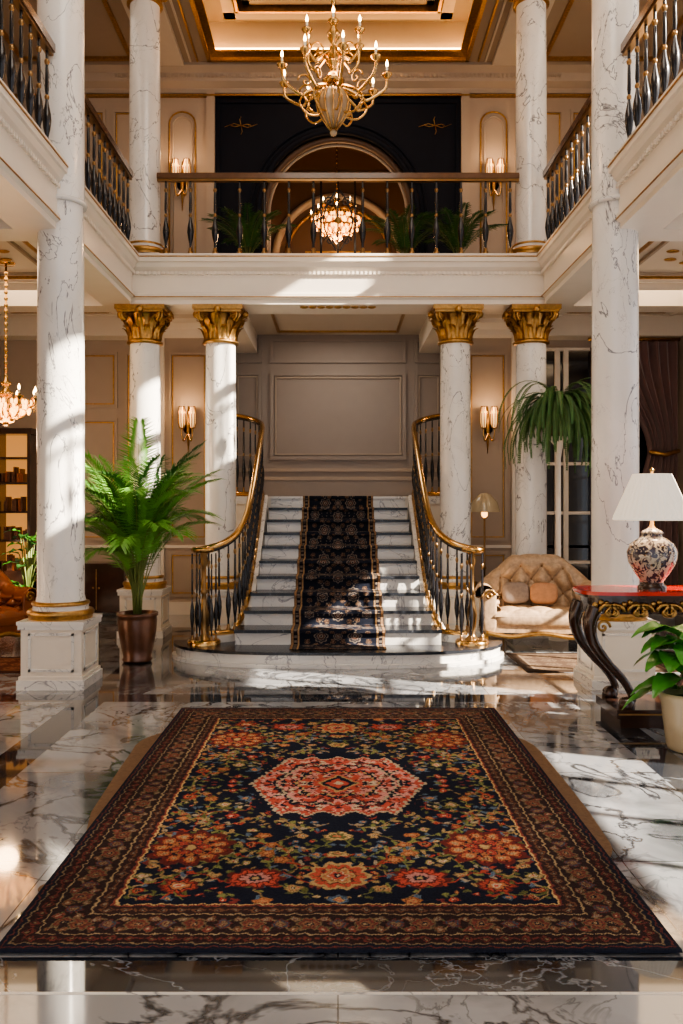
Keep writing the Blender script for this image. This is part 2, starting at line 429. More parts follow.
def capital(mb, cx, cy, z0, z1, r):
    h = z1-z0
    mb.lathe([(r*1.02, 0), (r*1.16, .01), (r*1.16, .035), (r*1.02, .045), (r*1.0, .06), (r*1.04, h*.5), (r*1.22, h*.8), (r*1.4, h*.86)], (cx, cy, z0), M_gold, 32)
    leaf_ring(mb, cx, cy, z0+.05, r*1.03, h*.42, .08, 10, 0, .10)
    leaf_ring(mb, cx, cy, z0+.07, r*1.03, h*.68, .13, 10, .5, .10)
    for k in range(4):
        a = pi/4+k*pi/2
        pts = []
        for i in range(26):
            t = i/25; an = -pi*.5+t*3.2*pi; rr = .075*(1-t*.8)
            R = r*1.32+.02; pts.append((R+rr*math.cos(an), z0+h*.77-rr*math.sin(an)*-1))
        for s in (-1, 1):
            p3 = []
            for (R, zz) in pts:
                p3.append((cx+R*math.cos(a)-s*.02*math.sin(a), cy+R*math.sin(a)+s*.02*math.cos(a), zz))
            mb.tube(p3, .017, M_gold, 6)
    b = r*1.58
    mb.box(cx-b, cx+b, cy-b, cy+b, z1-.055, z1-.001, M_gold); mb.box(cx-b*.93, cx+b*.93, cy-b*.93, cy+b*.93, z1-.085, z1-.055, M_gold)
    for k in range(4):
        a = k*pi/2; mb.sphere((cx+b*math.cos(a), cy+b*math.sin(a), z1-.06), .045, M_gold, 10, 6)

def pedestal(mb, cx, cy, z, h, w):
    mb.box(cx-w, cx+w, cy-w, cy+w, z, z+.08, M_step); mb.box(cx-w*.95, cx+w*.95, cy-w*.95, cy+w*.95, z+.08, z+.11, M_trimw)
    v = w*.9
    mb.box(cx-v, cx+v, cy-v, cy+v, z+.1, z+h-.06, M_trimw)
    mb.box(cx-w*.97, cx+w*.97, cy-w*.97, cy+w*.97, z+h-.07, z+h-.03, M_step); mb.box(cx-w, cx+w, cy-w, cy+w, z+h-.03, z+h, M_step)
    t = .022; g = v*.75
    for s in (-1, 1):
        for (a, b, c, e) in ((-g, g, .15, .15+t), (-g, g, h-.12, h-.12+t), (-g, -g+t, .15, h-.1), (g-t, g, .15, h-.1)):
            mb.box(cx+a, cx+b, cy+s*v-.008, cy+s*v+.008, z+c, z+e, M_step)
            mb.box(cx+s*v-.008, cx+s*v+.008, cy+a, cy+b, z+c, z+e, M_step)

def shaft(mb, cx, cy, z0, z1, r, basegold=True):
    if basegold:
        mb.lathe([(r*1.35, 0), (r*1.35, .03), (r*1.4, .035), (r*1.42, .06), (r*1.35, .08)], (cx, cy, z0), M_gold, 40)
        mb.lathe([(r*1.2, .08), (r*1.17, .10), (r*1.2, .12)], (cx, cy, z0), M_step, 40)
        mb.lathe([(r*1.2, .118), (r*1.24, .13), (r*1.2, .145), (r*1.0, .155)], (cx, cy, z0), M_gold, 40)
        z0 += .15
    mb.lathe([(r*1.06, 0), (r*1.04, .02), (r, .05), (r, (z1-z0)*.5), (r*.96, z1-z0)], (cx, cy, z0), M_col, 48)

R1 = .2
for sx in (-1, 1):
    mb = MB(); pedestal(mb, sx*XG, 7.45, 0, .575, .285)
    shaft(mb, sx*XG, 7.45, .575, 4.18, R1)
    mb.lathe([(R1*.9, 0), (R1*1.08, .0), (R1*1.12, .02), (R1*1.08, .04), (R1*.9, .04)], (sx*XG, 7.45, 4.16), M_step, 40)
    mb.lathe([(R1*1.0, 0), (R1*.97, 3.7)], (sx*XG, 7.45, 4.2), M_col, 48)
    mb.obj('marble_column')
R2 = .185
for x in (-2.32, -1.41, 1.41, 2.32):
    mb = MB(); pedestal(mb, x, 10.25, 0, .57, .27); shaft(mb, x, 10.25, .57, 3.5, R2); capital(mb, x, 10.25, 3.48, ZB, R2)
    mb.obj('corinthian_column')
for x in (-2.32, 2.32):
    mb = MB(); mb.box(x-.22, x+.22, 10.03, 10.47, Z2, Z2+.07, M_step)
    shaft(mb, x, 10.25, Z2+.07, 7.56, R2); capital(mb, x, 10.25, 7.54, ZT, R2)
    mb.obj('corinthian_column')

# ------------------------------------------------------------------ upper walls
YU = 12.5; WN = 1.87
mb = MB()
for sx in (-1, 1):
    a, b = sorted((sx*WN, sx*XW)); mb.box(a, b, YU, YU+.15, Z2, ZT, M_wall)
    for off, mt, rr in ((0, M_gold, .014), (.05, M_wall, .016)):
        cx = sx*2.28; hw = .19-off; pts = [(cx-hw, YU-.01, Z2+.5+off)]
        for k in range(13):
            an = pi-pi*k/12; pts.append((cx+hw*math.cos(an), YU-.01, 7.15-off*.5+hw*.9*math.sin(an)))
        pts.append((cx+hw, YU-.01, Z2+.5+off)); pts.append(pts[0]); mb.tube(pts, rr, mt, 6)
    for (x0, x1) in ((2.6, 3.3), (3.4, 4.2)):
        a, b = sorted((sx*x0, sx*x1)); rect_mould(mb, a, b, Z2+.45, 7.35, YU, M_wall, .04, .03, M_gold)
    a, b = sorted((sx*1.80, sx*1.92)); mb.box(a, b, YU-.06, YU, Z2, 7.6, M_corn)
    a, b = sorted((sx*WN, sx*XW)); mb.box(a, b, YU-.03, YU, Z2, Z2+.2, M_trimw)
mb.sweep([(0, ZT), (.3, ZT), (.3, ZT-.04), (.2, ZT-.1), (.16, ZT-.2), (.06, ZT-.26), (.05, ZT-.32), (0, ZT-.34)], (-XW, YU), (XW, YU), (0, -1), M_corn)
mb.box(-XW, XW, YU-.07, YU, ZT-.37, ZT-.345, M_gold)
for i in range(110):
    x = -3.2+6.4*i/109; mb.box(x-.016, x+.016, YU-.2, YU-.12, ZT-.16, ZT-.115, M_corn)
mb.obj('wall_upper_back')

mb = MB(); AR = 1.12; AC = 5.88
def arch_wall(mb, y0, y1, W, z0, z1, R, zc, m):
    mb.box(-W, -R, y0, y1, z0, z1, m); mb.box(R, W, y0, y1, z0, z1, m)
    N = 32
    for k in range(N):
        a0 = pi*k/N; a1 = pi*(k+1)/N
        xa, za = R*math.cos(a0), zc+R*math.sin(a0); xb, zb = R*math.cos(a1), zc+R*math.sin(a1)
        vs = [(xa, y0, za), (xb, y0, zb), (xb, y0, z1), (xa, y0, z1), (xa, y1, za), (xb, y1, zb), (xb, y1, z1), (xa, y1, z1)]
        mb.add(vs, [(0, 1, 2, 3), (7, 6, 5, 4), (0, 4, 5, 1), (3, 2, 6, 7)], m)
arch_wall(mb, YU+.01, YU+.2, 1.86, Z2, ZT-.3, AR, AC, M_navy)
def arch_path(R, zc, y, z0):
    return [(R, y, z0)]+[(R*math.cos(pi*k/32), y, zc+R*math.sin(pi*k/32)) for k in range(33)]+[(-R, y, z0)]
mb.tube(arch_path(AR+.04, AC, YU-.01, Z2), .05, M_navy, 8)
mb.tube(arch_path(AR+.16, AC, YU-.0, Z2), .02, M_navy, 8)
mb.tube(arch_path(AR-.04, AC, YU+.1, Z2), .05, M_brown, 8)
mb.tube(arch_path(AR-.10, AC, YU+.16, Z2), .02, M_wall, 8)
rect_mould(mb, -1.78, 1.78, Z2+.1, 7.5, YU, M_navy, .05, .02)
for sx in (-1, 1):
    xx = sx*1.42
    for k in range(4):
        an = k*pi/2+.0
        mb.tube([(xx, YU-.01, 7.12), (xx+.09*math.cos(an+.2), YU-.015, 7.12+.09*math.sin(an+.2)), (xx+.15*math.cos(an), YU-.01, 7.12+.13*math.sin(an))], .006, M_gold, 6)
    mb.tube([(xx-.24, YU-.01, 7.10), (xx-.1, YU-.01, 7.15), (xx+.1, YU-.01, 7.09), (xx+.24, YU-.01, 7.14)], .005, M_gold, 6)
mb.obj('wall_upper_arch')
mb = MB()
mb.box(-1.95, 1.95, 15.6, 15.8, Z2, ZT, M_brown); mb.box(-2.1, -1.95, YU+.2, 15.8, Z2, ZT, M_brown); mb.box(1.95, 2.1, YU+.2, 15.8, Z2, ZT, M_brown)
mb.box(-2.1, 2.1, YU+.2, 15.8, ZT-.2, ZT, M_brown)
mb.tube(arch_path(1.15, 6.05, 15.58, Z2), .07, M_wall, 8); mb.tube(arch_path(.95, 6.05, 15.58, Z2), .03, M_gold, 8)
rect_mould(mb, -.6, .6, Z2+.3, 6.2, 15.6, M_gold, .05, .03)
mb.obj('wall_arch_room')

# ceiling with coffer
mb = MB(); CW = 1.86; CY = 12.15
mb.box(-XW, -CW, -3, YU+.1, ZT, ZT+.6, M_ceil); mb.box(CW, XW, -3, YU+.1, ZT, ZT+.6, M_ceil); mb.box(-CW, CW, CY, YU+.1, ZT, ZT+.6, M_ceil)
mb.box(-CW, CW, -3, 0.5, ZT, ZT+.6, M_ceil)
mb.box(-XW, XW, -3, YU+.1, ZT+.55, ZT+.7, M_ceilp)
prof = [(0, ZT-.03), (0, ZT+.08), (.14, ZT+.08), (.14, ZT+.05), (.05, ZT+.02), (.05, ZT-.03)]
mb.sweep(prof, (-CW, .5), (-CW, CY), (1, 0), M_gold); mb.sweep(prof, (CW, .5), (CW, CY), (-1, 0), M_gold); mb.sweep(prof, (-CW, CY), (CW, CY), (0, -1), M_gold)
for s in (-1, 1):
    a, b = sorted((s*(CW-.03), s*(CW-.08))); mb.box(a, b, .6, CY-.05, ZT+.1, ZT+.13, M_cove)
mb.box(-CW+.05, CW-.05, CY-.08, CY-.03, ZT+.1, ZT+.13, M_cove)
for g, w, z, mt in ((.28, .16, .42, M_ceil), (.46, .04, .40, M_gold), (.56, .1, .46, M_ceil)):
    for s in (-1, 1):
        a, b = sorted((s*(CW-g), s*(CW-g-w))); mb.box(a, b, .9, CY-g, ZT+z, ZT+.56, mt)
    mb.box(-CW+g, CW-g, CY-g-w, CY-g, ZT+z, ZT+.56, mt)
for s in (-1, 1):
    for k in range(7):
        mb.sphere((s*(CW-.75-.04*k), CY-.8-.05*(k % 3), ZT+.53), .07, M_ceil, 8, 6, (1, 1, .5))
    a, b = sorted((s*(XG-.22), s*(XG+.28))); mb.box(a, b, -3, YU-.31, ZT-.06, ZT-.001, M_white)
    for (y0, y1) in ((7.7, 10), (10.5, 12.1)):
        xa, xb = sorted((s*2.9, s*4.5))
        mb.box(xa, xb, y0, y0+.05, ZT-.04, ZT, M_gold); mb.box(xa, xb, y1-.05, y1, ZT-.04, ZT, M_gold); mb.box(xa, xa+.05, y0, y1, ZT-.04, ZT, M_gold); mb.box(xb-.05, xb, y0, y1, ZT-.04, ZT, M_gold)
    for xx in (2.0, 2.1): mb.box(s*xx-.012, s*xx+.012, .5, 12.15, ZT-.03, ZT-.001, M_gold if xx == 2.0 else M_white)
mb.obj('ceiling')

# ------------------------------------------------------------------ balusters / railings
def baluster(mb, x, y, z, h, seg=10, fat=1.0):
    s = h/.85
    def P(l): return [(r*fat, zz*s) for r, zz in l]
    mb.lathe(P([(.03, 0), (.03, .025), (.018, .04), (.022, .06), (.012, .07)]), (x, y, z), M_bronze, seg)
    mb.lathe(P([(.012, .07), (.013, .12), (.026, .18), (.035, .25), (.032, .30), (.014, .39), (.011, .42)]), (x, y, z), M_iron, seg)
    mb.lathe(P([(.011, .42), (.018, .43), (.019, .445), (.011, .46)]), (x, y, z), M_bronze, seg)
    mb.lathe(P([(.011, .46), (.016, .50), (.013, .66), (.011, .70)]), (x, y, z), M_iron, seg)
    mb.lathe(P([(.011, .70), (.020, .72), (.020, .735), (.012, .75)]), (x, y, z), M_bronze, seg)
    mb.lathe(P([(.012, .75), (.011, .85)]), (x, y, z), M_iron, seg)

mb = MB(); yr = 10.06
mb.box(-2.13, 2.13, yr-.03, yr+.03, Z2+.02, Z2+.06, M_iron)
mb.box(-2.13, 2.13, yr-.045, yr+.045, 5.40, 5.45, M_railw); mb.box(-2.13, 2.13, yr-.03, yr+.03, 5.375, 5.40, M_bronze); mb.box(-2.13, 2.13, yr-.03, yr+.03, 5.45, 5.47, M_railw)
for i in range(15):
    x = -2.03+4.06*i/14
    if abs(x) < .05: continue
    baluster(mb, x, yr, Z2+.06, .88, 12, 1.15)
for sx in (-1, 1):
    mb.tube([(sx*.2, yr, Z2+.06), (sx*.2, yr, 5.38)], .012, M_iron, 8)
    pts = [(sx*(.02+.15*math.sin(pi*t)), yr, Z2+.1+.72*t) for t in [i/14 for i in range(15)]]; mb.tube(pts, .009, M_iron, 6)
    for zc in (Z2+.22, Z2+.68):
        pts = [(sx*(.1+.06*(1-t*.8)*math.cos(t*9)), yr, zc+.06*(1-t*.8)*math.sin(t*9)) for t in [i/20 for i in range(21)]]; mb.tube(pts, .008, M_iron, 6)
mb.tube([(0, yr, Z2+.06), (0, yr, 5.38)], .01, M_iron, 8); mb.sphere((0, yr, Z2+.46), .04, M_bronze)
mb.obj('balcony_railing')
for sx in (-1, 1):
    mb = MB(); x = sx*(XG+.02)
    for (y0, y1) in ((3.0, 7.23), (7.67, 9.98)):
        mb.box(x-.045, x+.045, y0, y1, 5.39, 5.46, M_railw); mb.box(x-.03, x+.03, y0, y1, 5.365, 5.39, M_bronze)
        mb.box(x-.03, x+.03, y0, y1, Z2+.02, Z2+.06, M_iron)
        n = int((y1-y0)/.19)
        for i in range(n):
            baluster(mb, x, y0+.08+(y1-y0-.16)*i/(n-1), Z2+.06, .88, 10, 1.1)
    mb.obj('gallery_railing')

# ------------------------------------------------------------------ staircase
Y0 = 8.6; TR = .33; RI = .153; PZ = .15; NS = 10; YE = 13.12
mb = MB()
def plat(off):
    pts = []
    a, c, yb = 1.68+off, 8.16-off, 8.92
    for k in range(41):
        t = pi+pi*k/40
        cx = math.copysign(abs(math.cos(t))**.66, math.cos(t)); sy = -abs(math.sin(t))**.9
        pts.append((a*cx, yb+(yb-c)*sy))
    return pts
mb.prism(plat(.04), 0, .035, M_step); mb.prism(plat(0), .03, PZ-.028, M_step); mb.prism(plat(.025), PZ-.028, PZ, M_black)
hw = [1.04, .98, .94]+[.91]*10
for i in range(NS):
    y = Y0+i*TR; z1 = PZ+(i+1)*RI; w = hw[i]
    yend = YE if i == NS-1 else 11.7
    mb.box(-w, w, y, yend, z1-RI-.001, z1-.025, M_step)
    mb.box(-w-.005, w+.005, y-.03, min(y+TR+.01, yend) if i < NS-1 else yend, z1-.032, z1, M_black if i < NS-1 else M_step)
ZL = PZ+NS*RI
for sx in (-1, 1):
    a, b = sorted((sx*.9, sx*1.68)); mb.box(a, b, 11.6, YE, 0, ZL, M_trimw)
    a, b = sorted((sx*1.0, sx*1.68)); mb.box(a, b, 11.57, 11.6, ZL-.1, ZL, M_step)
mb.box(-.9, .9, 8.7, 12, 0, .2, M_step)
RP = [(1.60, 12.12, 2.86), (1.3, 12.0, 2.80), (1.1, 11.8, 2.72), (1.02, 11.5, 2.62), (1.0, 10.9, 2.33), (.985, 10.2, 1.97), (.985, 9.6, 1.64), (1.0, 9.25, 1.43), (1.06, 8.98, 1.27), (1.18, 8.83, 1.17), (1.33, 8.78, 1.12)]
path = catmull(RP, 10)
def base_z(p):
    t = max(0, min(1, (11.5-p.y)/(11.5-8.9)))
    z = ZL-.0+(.22-ZL)*t + .10*math.sin(pi*t)
    if p.y > 11.5: z = ZL+.02
    if p.y < 8.95: z = .22
    return max(.22, min(p.z-.86, z) if p.y < 11.5 else z)
for sx in (-1, 1):
    pts = [p for p in path if p.y < 11.62]
    V = []; F = []
    n = len(pts)
    for i, p in enumerate(pts):
        d = (pts[min(i+1, n-1)]-pts[max(i-1, 0)]); d.z = 0; d.normalize(); nx, ny = -d.y, d.x
        zt = base_z(p)
        for o in (-.07, .07):
            V.append((sx*(p.x+nx*o), p.y+ny*o, zt)); V.append((sx*(p.x+nx*o), p.y+ny*o, .1))
    for i in range(n-1):
        a = i*4; b = a+4
        F += [(a, b, b+2, a+2), (a, a+1, b+1, b), (a+2, b+2, b+3, a+3)]
    F += [(0, 2, 3, 1), (4*n-4, 4*n-3, 4*n-1, 4*n-2)]
    mb.add(V, F, M_step, False)
mb.obj('staircase')

for sx in (-1, 1):
    mb = MB()
    P = [Vector((sx*p.x, p.y, p.z)) for p in path]
    vol = []
    c = Vector((sx*1.36, 8.66, 1.105))
    for k in range(1, 22):
        t = k/21; an = pi/2-t*3.1*pi; rr = .12*(1-.72*t)
        vol.append(Vector((c.x+sx*rr*math.cos(an), c.y+rr*math.sin(an), c.z)))
    mb.tube(P+vol, .034, M_brass, 10, flat=.8)
    mb.tube([p-Vector((0, 0, .035)) for p in P], .02, M_iron, 8)
    mb.tube([Vector((sx*p.x, p.y, base_z(p)+.02)) for p in path], .03, M_brass, 8)
    acc = 0; last = path[0]
    nxt = .06
    for p in path[1:]:
        acc += (p-last).length; last = p
        if acc >= nxt:
            nxt += .115
            zb = base_z(p)+.03
            baluster(mb, sx*p.x, p.y, zb, p.z-zb-.03, 10, .8)
    mb.lathe([(.075, 0), (.075, .05), (.05, .07), (.03, .1), (.045, .22), (.055, .3), (.03, .42), (.022, .5), (.04, .53), (.022, .56), (.022, .78), (.045, .84), (.03, .9), (.05, .93), (.03, .97)], (c.x, c.y, PZ), M_bronze, 16)
    for k in range(6):
        an = k*pi/3+.3
        baluster(mb, c.x+.12*math.cos(an), c.y+.12*math.sin(an), PZ+.02, .9, 8, .65)
    mb.lathe([(.17, 0), (.17, .03), (.15, .05), (.13, .05)], (c.x, c.y, PZ), M_brass, 24)
    mb.obj('stair_railing')

# ------------------------------------------------------------------ carpets
def c3(*a): return np.array(a, dtype=float)
NAVY = c3(.010, .013, .026); CORAL = c3(.42, .085, .060); ORANGE = c3(.40, .17, .08); GOLD = c3(.38, .27, .13); CREAM = c3(.46, .39, .28)
OLIVE = c3(.11, .12, .045); MAROON = c3(.11, .026, .024); BLUE = c3(.06, .09, .13); PINK = c3(.52, .25, .22); BROWN = c3(.12, .05, .03)

def put(col, mask, c):
    col[mask] = c
def flower(col, X, Y, cx, cy, R, k, cols, asp=1., rot=0.):
    dx = X-cx; dy = (Y-cy)/asp
    r = np.hypot(dx, dy)/R
    sel = r < 1.3
    if not sel.any(): return
    th = np.arctan2(dy, dx)+rot
    sh = r/(.76+.24*np.abs(np.cos(th*k/2)))
    rings = [1.0, .84, .6, .5, .28, .14]
    for q, c in zip(rings, cols): put(col, sh < q, c)
    pet = (sh < .86) & (sh > .5) & (np.abs(np.sin(th*k)) < .28); put(col, pet, cols[0]*.4)
def leaf(col, X, Y, cx, cy, L, W, ang, c):
    dx = X-cx; dy = Y-cy
    u = dx*math.cos(ang)+dy*math.sin(ang); v = -dx*math.sin(ang)+dy*math.cos(ang)
    m = (u > 0) & (u < L) & (np.abs(v) < W*np.sin(pi*np.clip(u/L, 0, 1))**.8)
    put(col, m, c)
    put(col, m & (np.abs(v) < W*.16), c*.5)
def curve(col, X, Y, pts, w, c):
    pts = np.array(pts)
    d2 = np.full(X.shape, 1e9)
    for (a, b) in pts: d2 = np.minimum(d2, (X-a)**2+(Y-b)**2)
    put(col, d2 < w*w, c)

def rug_quadrant(W, L, nx, ny):
    a = np.linspace(0, W/2, nx); b = np.linspace(0, L/2, ny)
    A, B = np.meshgrid(a, b)
    col = np.zeros(A.shape+(3,)); col[:] = NAVY
    r2 = random.Random(11)
    def vine(x0, y0, x1, y1, amp, n, ph=0):
        out = []
        Lh = math.hypot(x1-x0, y1-y0); N = int(Lh/.004)
        for i in range(N):
            t = i/N; o = amp*math.sin(2*pi*n*t+ph)
            out.append((x0+(x1-x0)*t-(y1-y0)/Lh*o, y0+(y1-y0)*t+(x1-x0)/Lh*o))
        return out
    for _ in range(230):
        x = r2.uniform(0, .84); y = r2.uniform(0, 1.42); an = r2.uniform(0, 6.28)
        cc = r2.choice([OLIVE, OLIVE*1.6, BLUE*1.4, GOLD*.7, MAROON*1.6])
        for q in (-.7, 0, .7): leaf(col, A, B, x, y, r2.uniform(.02, .034), .006, an+q, cc)
    for v, c in ((vine(0, .7, .8, 1.35, .09, 1.5), OLIVE*1.3), (vine(.1, 1.35, .85, .1, .08, 2), OLIVE*1.5), (vine(.05, .6, .84, .5, .07, 2.), GOLD*.7), (vine(0, 1.2, .85, 1.2, .05, 2.5), CORAL*.7),
                 (vine(.5, .0, .6, 1.4, .1, 2.), OLIVE*1.3), (vine(.78, .1, .78, 1.4, .05, 4), GOLD*.7), (vine(0, .95, .5, .95, .05, 1.5), OLIVE*1.3), (vine(.25, .6, .25, 1.4, .08, 2), GOLD*.6),
                 (vine(.45, .3, .8, .7, .06, 1.5), CORAL*.6), (vine(.05, 1.1, .55, .7, .05, 1.5), CORAL*.6)):
        curve(col, A, B, v, .0042, c)
        for i in range(6, len(v)-6, 9):
            x, y = v[i]; an = math.atan2(v[i+5][1]-v[i-5][1], v[i+5][0]-v[i-5][0])
            s = 1 if (i//9) % 2 else -1
            leaf(col, A, B, x, y, .036+.024*r2.random(), .010, an+s*.9, [OLIVE*1.8, GOLD*.9, OLIVE, CREAM*.7, BLUE*1.6, CORAL*.8][r2.randrange(6)])
    placed = []
    big = [(.66, .88, .2), (0, 1.18, .13), (.34, 1.2, .13), (.66, 1.25, .1), (0, .0, .5), (.0, .8, .09)]
    tries = 0
    while len(placed) < 84 and tries < 9000:
        tries += 1
        x = r2.uniform(.0, .83); y = r2.uniform(0, 1.41); R = r2.choice([.014, .020, .028, .040])
        if (x/.5)+(y/.62) < 1.12: continue
        if any(math.hypot(x-p, y-q) < R+r*.95 for p, q, r in big[:4]+big[5:]): continue
        if any(math.hypot(x-p, y-q) < (R+r)*1.12+.006 for p, q, r in placed): continue
        placed.append((x, y, R))
        pal = r2.choice([(GOLD*.5, GOLD, CORAL, GOLD, NAVY, CREAM), (CORAL*.5, CORAL, GOLD, MAROON, NAVY, GOLD), (OLIVE, GOLD, OLIVE, CREAM, CORAL, GOLD), (ORANGE*.5, ORANGE, MAROON, ORANGE, GOLD, CORAL), (MAROON, CORAL, NAVY, CORAL, CREAM, CORAL), (BLUE, BLUE*1.8, NAVY, GOLD, CORAL, GOLD)])
        flower(col, A, B, x, y, R, r2.choice([5, 6, 8]), pal, r2.uniform(.75, 1.2), r2.random()*3)
    flower(col, A, B, .66, .88, .205, 11, (MAROON, CORAL*.85, NAVY, ORANGE*.8, MAROON, GOLD), 1.0)
    for k in range(11):
        an = k*2*pi/11; flower(col, A, B, .66+.13*math.cos(an), .88+.13*math.sin(an), .038, 5, (MAROON, ORANGE, CORAL, GOLD, MAROON, CREAM))
    for k in range(6):
        an = k*pi/3+.2; flower(col, A, B, .66+.06*math.cos(an), .88+.06*math.sin(an), .03, 5, (NAVY, CORAL, MAROON, CORAL, NAVY, GOLD))
    flower(col, A, B, 0, 1.18, .14, 10, (GOLD, CORAL, MAROON, CORAL, NAVY, CREAM)); flower(col, A, B, 0, 1.18, .075, 6, (GOLD, ORANGE, CREAM, CORAL, NAVY, CREAM))
    flower(col, A, B, .34, 1.2, .13, 9, (MAROON, CORAL, MAROON, PINK*.8, NAVY, GOLD), .75, .4)
    flower(col, A, B, .64, 1.27, .085, 7, (MAROON, CORAL*.8, NAVY, ORANGE, CREAM, CORAL), .8)
    flower(col, A, B, .0, .76, .07, 6, (GOLD*.6, GOLD*1.2, OLIVE, OLIVE, CORAL, GOLD), .8)
    flower(col, A, B, .0, .96, .055, 8, (GOLD*.6, GOLD*1.2, GOLD, OLIVE, CORAL, GOLD), .6)
    # medallion
    st = .018
    Aq = np.floor(A/st)*st; Bq = np.floor(B/st)*st
    m = np.maximum(Aq/.47+.42*Bq/.5, Bq/.5+.12*np.abs(np.sin(Aq*22)))
    put(col, m < 1.08, NAVY); put(col, m < 1.0, CREAM*.8); put(col, m < .965, CORAL*.9)
    rr = np.random.RandomState(2)
    def blot(n, sz, c, lim, lo=0):
        for _ in range(n):
            x, y = rr.uniform(0, .47), rr.uniform(0, .5); s1, s2 = rr.uniform(.45, 1, 2)*sz
            k = (np.abs(A-x)/s1+np.abs(B-y)/s2 < 1) & (m < lim) & (m > lo); put(col, k, c)
    for _ in range(3):
        blot(60, .034, PINK, .93); blot(40, .030, MAROON, .93); blot(34, .024, CREAM, .93); blot(34, .026, NAVY, .93); blot(36, .030, CORAL, .93)
    put(col, (m < .76) & (m > .72), NAVY); put(col, (m < .72) & (m > .69), CREAM*.8)
    put(col, (m < .50) & (m > .465), NAVY); put(col, (m < .465) & (m > .44), GOLD)
    m3 = A/.12+B/.15
    put(col, m3 < 1.15, CORAL); put(col, m3 < 1.0, GOLD); put(col, m3 < .85, NAVY); put(col, m3 < .55, CORAL); put(col, m3 < .25, CREAM)
    D = np.minimum(W/2-A, L/2-B)
    T = np.where(W/2-A < L/2-B, B, A)
    put(col, D < .345, NAVY*1.0)
    Tm = lambda P: (np.mod(T, P)-P/2)
    base = c3(.030, .016, .017)
    mainb = (D > .115) & (D < .255)
    P = .21
    vy = D-.185
    sub = np.zeros(col.shape); sub[:] = base
    wv = .045*np.sin(2*pi*T/P)
    put(sub, np.abs(vy-wv) < .005, GOLD*.5); put(sub, np.abs(vy+wv) < .004, OLIVE)
    tl = Tm(P)
    k5 = .5
    flower(sub, tl, vy, 0, 0, .048, 6, (GOLD*.4, CORAL*.42, MAROON, ORANGE*.5, NAVY, GOLD*.8))
    for q, c in ((-.052, CORAL*k5), (.052, ORANGE*k5)):
        flower(sub, tl, vy, q, .038, .022, 5, (c*.6, GOLD*k5, c, CREAM*k5, MAROON, GOLD)); flower(sub, tl, vy, q, -.038, .022, 5, (GOLD*.3, c, MAROON, c, CREAM*k5, GOLD))
    for q in (-P/2, P/2): flower(sub, tl, vy, q, 0, .035, 8, (CORAL*.35, BLUE*.7, CORAL*.4, GOLD*k5, MAROON, GOLD*.7))
    col[mainb] = sub[mainb]
    for (d0, d1, PP, bs, c1, c2) in ((.05, .105, .07, c3(.030, .014, .015), CORAL*.33, GOLD*.45), (.265, .32, .07, c3(.040, .018, .018), ORANGE*.4, CREAM*.45)):
        g = (D > d0) & (D < d1); sub[:] = bs
        tl = Tm(PP); vv = D-(d0+d1)/2
        put(sub, np.abs(np.abs(tl)+np.abs(vv)*1.2-.02) < .005, c1); put(sub, (np.abs(tl)+np.abs(vv)) < .008, c2)
        put(sub, (PP/2-np.abs(tl))+np.abs(vv) < .009, c1)
        col[g] = sub[g]
    for d0, w, c in ((.110, .0035, GOLD*.8), (.258, .0035, GOLD*.8), (.328, .005, CORAL*.5), (.338, .004, GOLD*1.2), (.045, .003, GOLD*.5), (.022, .003, CORAL*.3)):
        put(col, np.abs(D-d0) < w, c)
    bm = D < .33
    g = col[bm].mean(axis=1, keepdims=True); col[bm] = (col[bm]*.78+g*.22)*.95
    return col

def color_mesh(name, verts, nx, ny, cols, material):
    me = bpy.data.meshes.new(name)
    n = nx*ny
    me.vertices.add(n); me.vertices.foreach_set('co', verts.reshape(-1).astype(np.float32))
    i, j = np.meshgrid(np.arange(nx-1), np.arange(ny-1)); base = (j*nx+i).reshape(-1)
    quads = np.stack([base, base+1, base+1+nx, base+nx], 1).astype(np.int32)
    nf = len(quads)
    me.loops.add(nf*4); me.loops.foreach_set('vertex_index', quads.reshape(-1))
    me.polygons.add(nf); me.polygons.foreach_set('loop_start', np.arange(0, nf*4, 4, dtype=np.int32)); me.polygons.foreach_set('loop_total', np.full(nf, 4, dtype=np.int32))
    me.update(calc_edges=True)
    at = me.color_attributes.new('Col', 'FLOAT_COLOR', 'POINT')
    c4 = np.ones((n, 4), dtype=np.float32); c4[:, :3] = cols.reshape(-1, 3)
    at.data.foreach_set('color', c4.reshape(-1))
    me.materials.append(material)
    me.validate()
    o = bpy.data.objects.new(name, me); scene.collection.objects.link(o)
    return o

RW, RL, RY0 = 2.38, 3.54, 2.94
qx, qy = 420, 600
q = rug_quadrant(RW, RL, qx, qy)
fx, fy = 720, 1040
X, Y = np.meshgrid(np.linspace(-RW/2, RW/2, fx), np.linspace(RY0, RY0+RL, fy))
Yc = Y-RY0-RL/2
Dd = np.minimum(RW/2-np.abs(X), RL/2-np.abs(Yc))
wx = .0045*np.sin(X*70+3*np.sin(Y*31))+.003*np.sin(Y*140+X*37)+.0014*rng.randn(*X.shape)
wy = .0045*np.sin(Y*66+3*np.sin(X*29))+.003*np.sin(X*150-Y*41)+.0014*rng.randn(*X.shape)
ia = np.clip(np.round((np.abs(X)+wx)/(RW/2)*(qx-1)), 0, qx-1).astype(int)
ib = np.clip(np.round((np.abs(Yc)+wy)/(RL/2)*(qy-1)), 0, qy-1).astype(int)
full = q[ib, ia]
full = full*1.45*(.7+.6*rng.rand(fy, fx, 1))*(.9+.14*np.sin(Y*5+np.sin(X*3)))[..., None]
Zr = .018+.002*rng.rand(*X.shape)+.002*np.sin(X*3+1)*np.sin(Y*2)
Zr = np.where(Dd < .003, .010, Zr)
M_rug = attr_mat('persian_rug_wool')
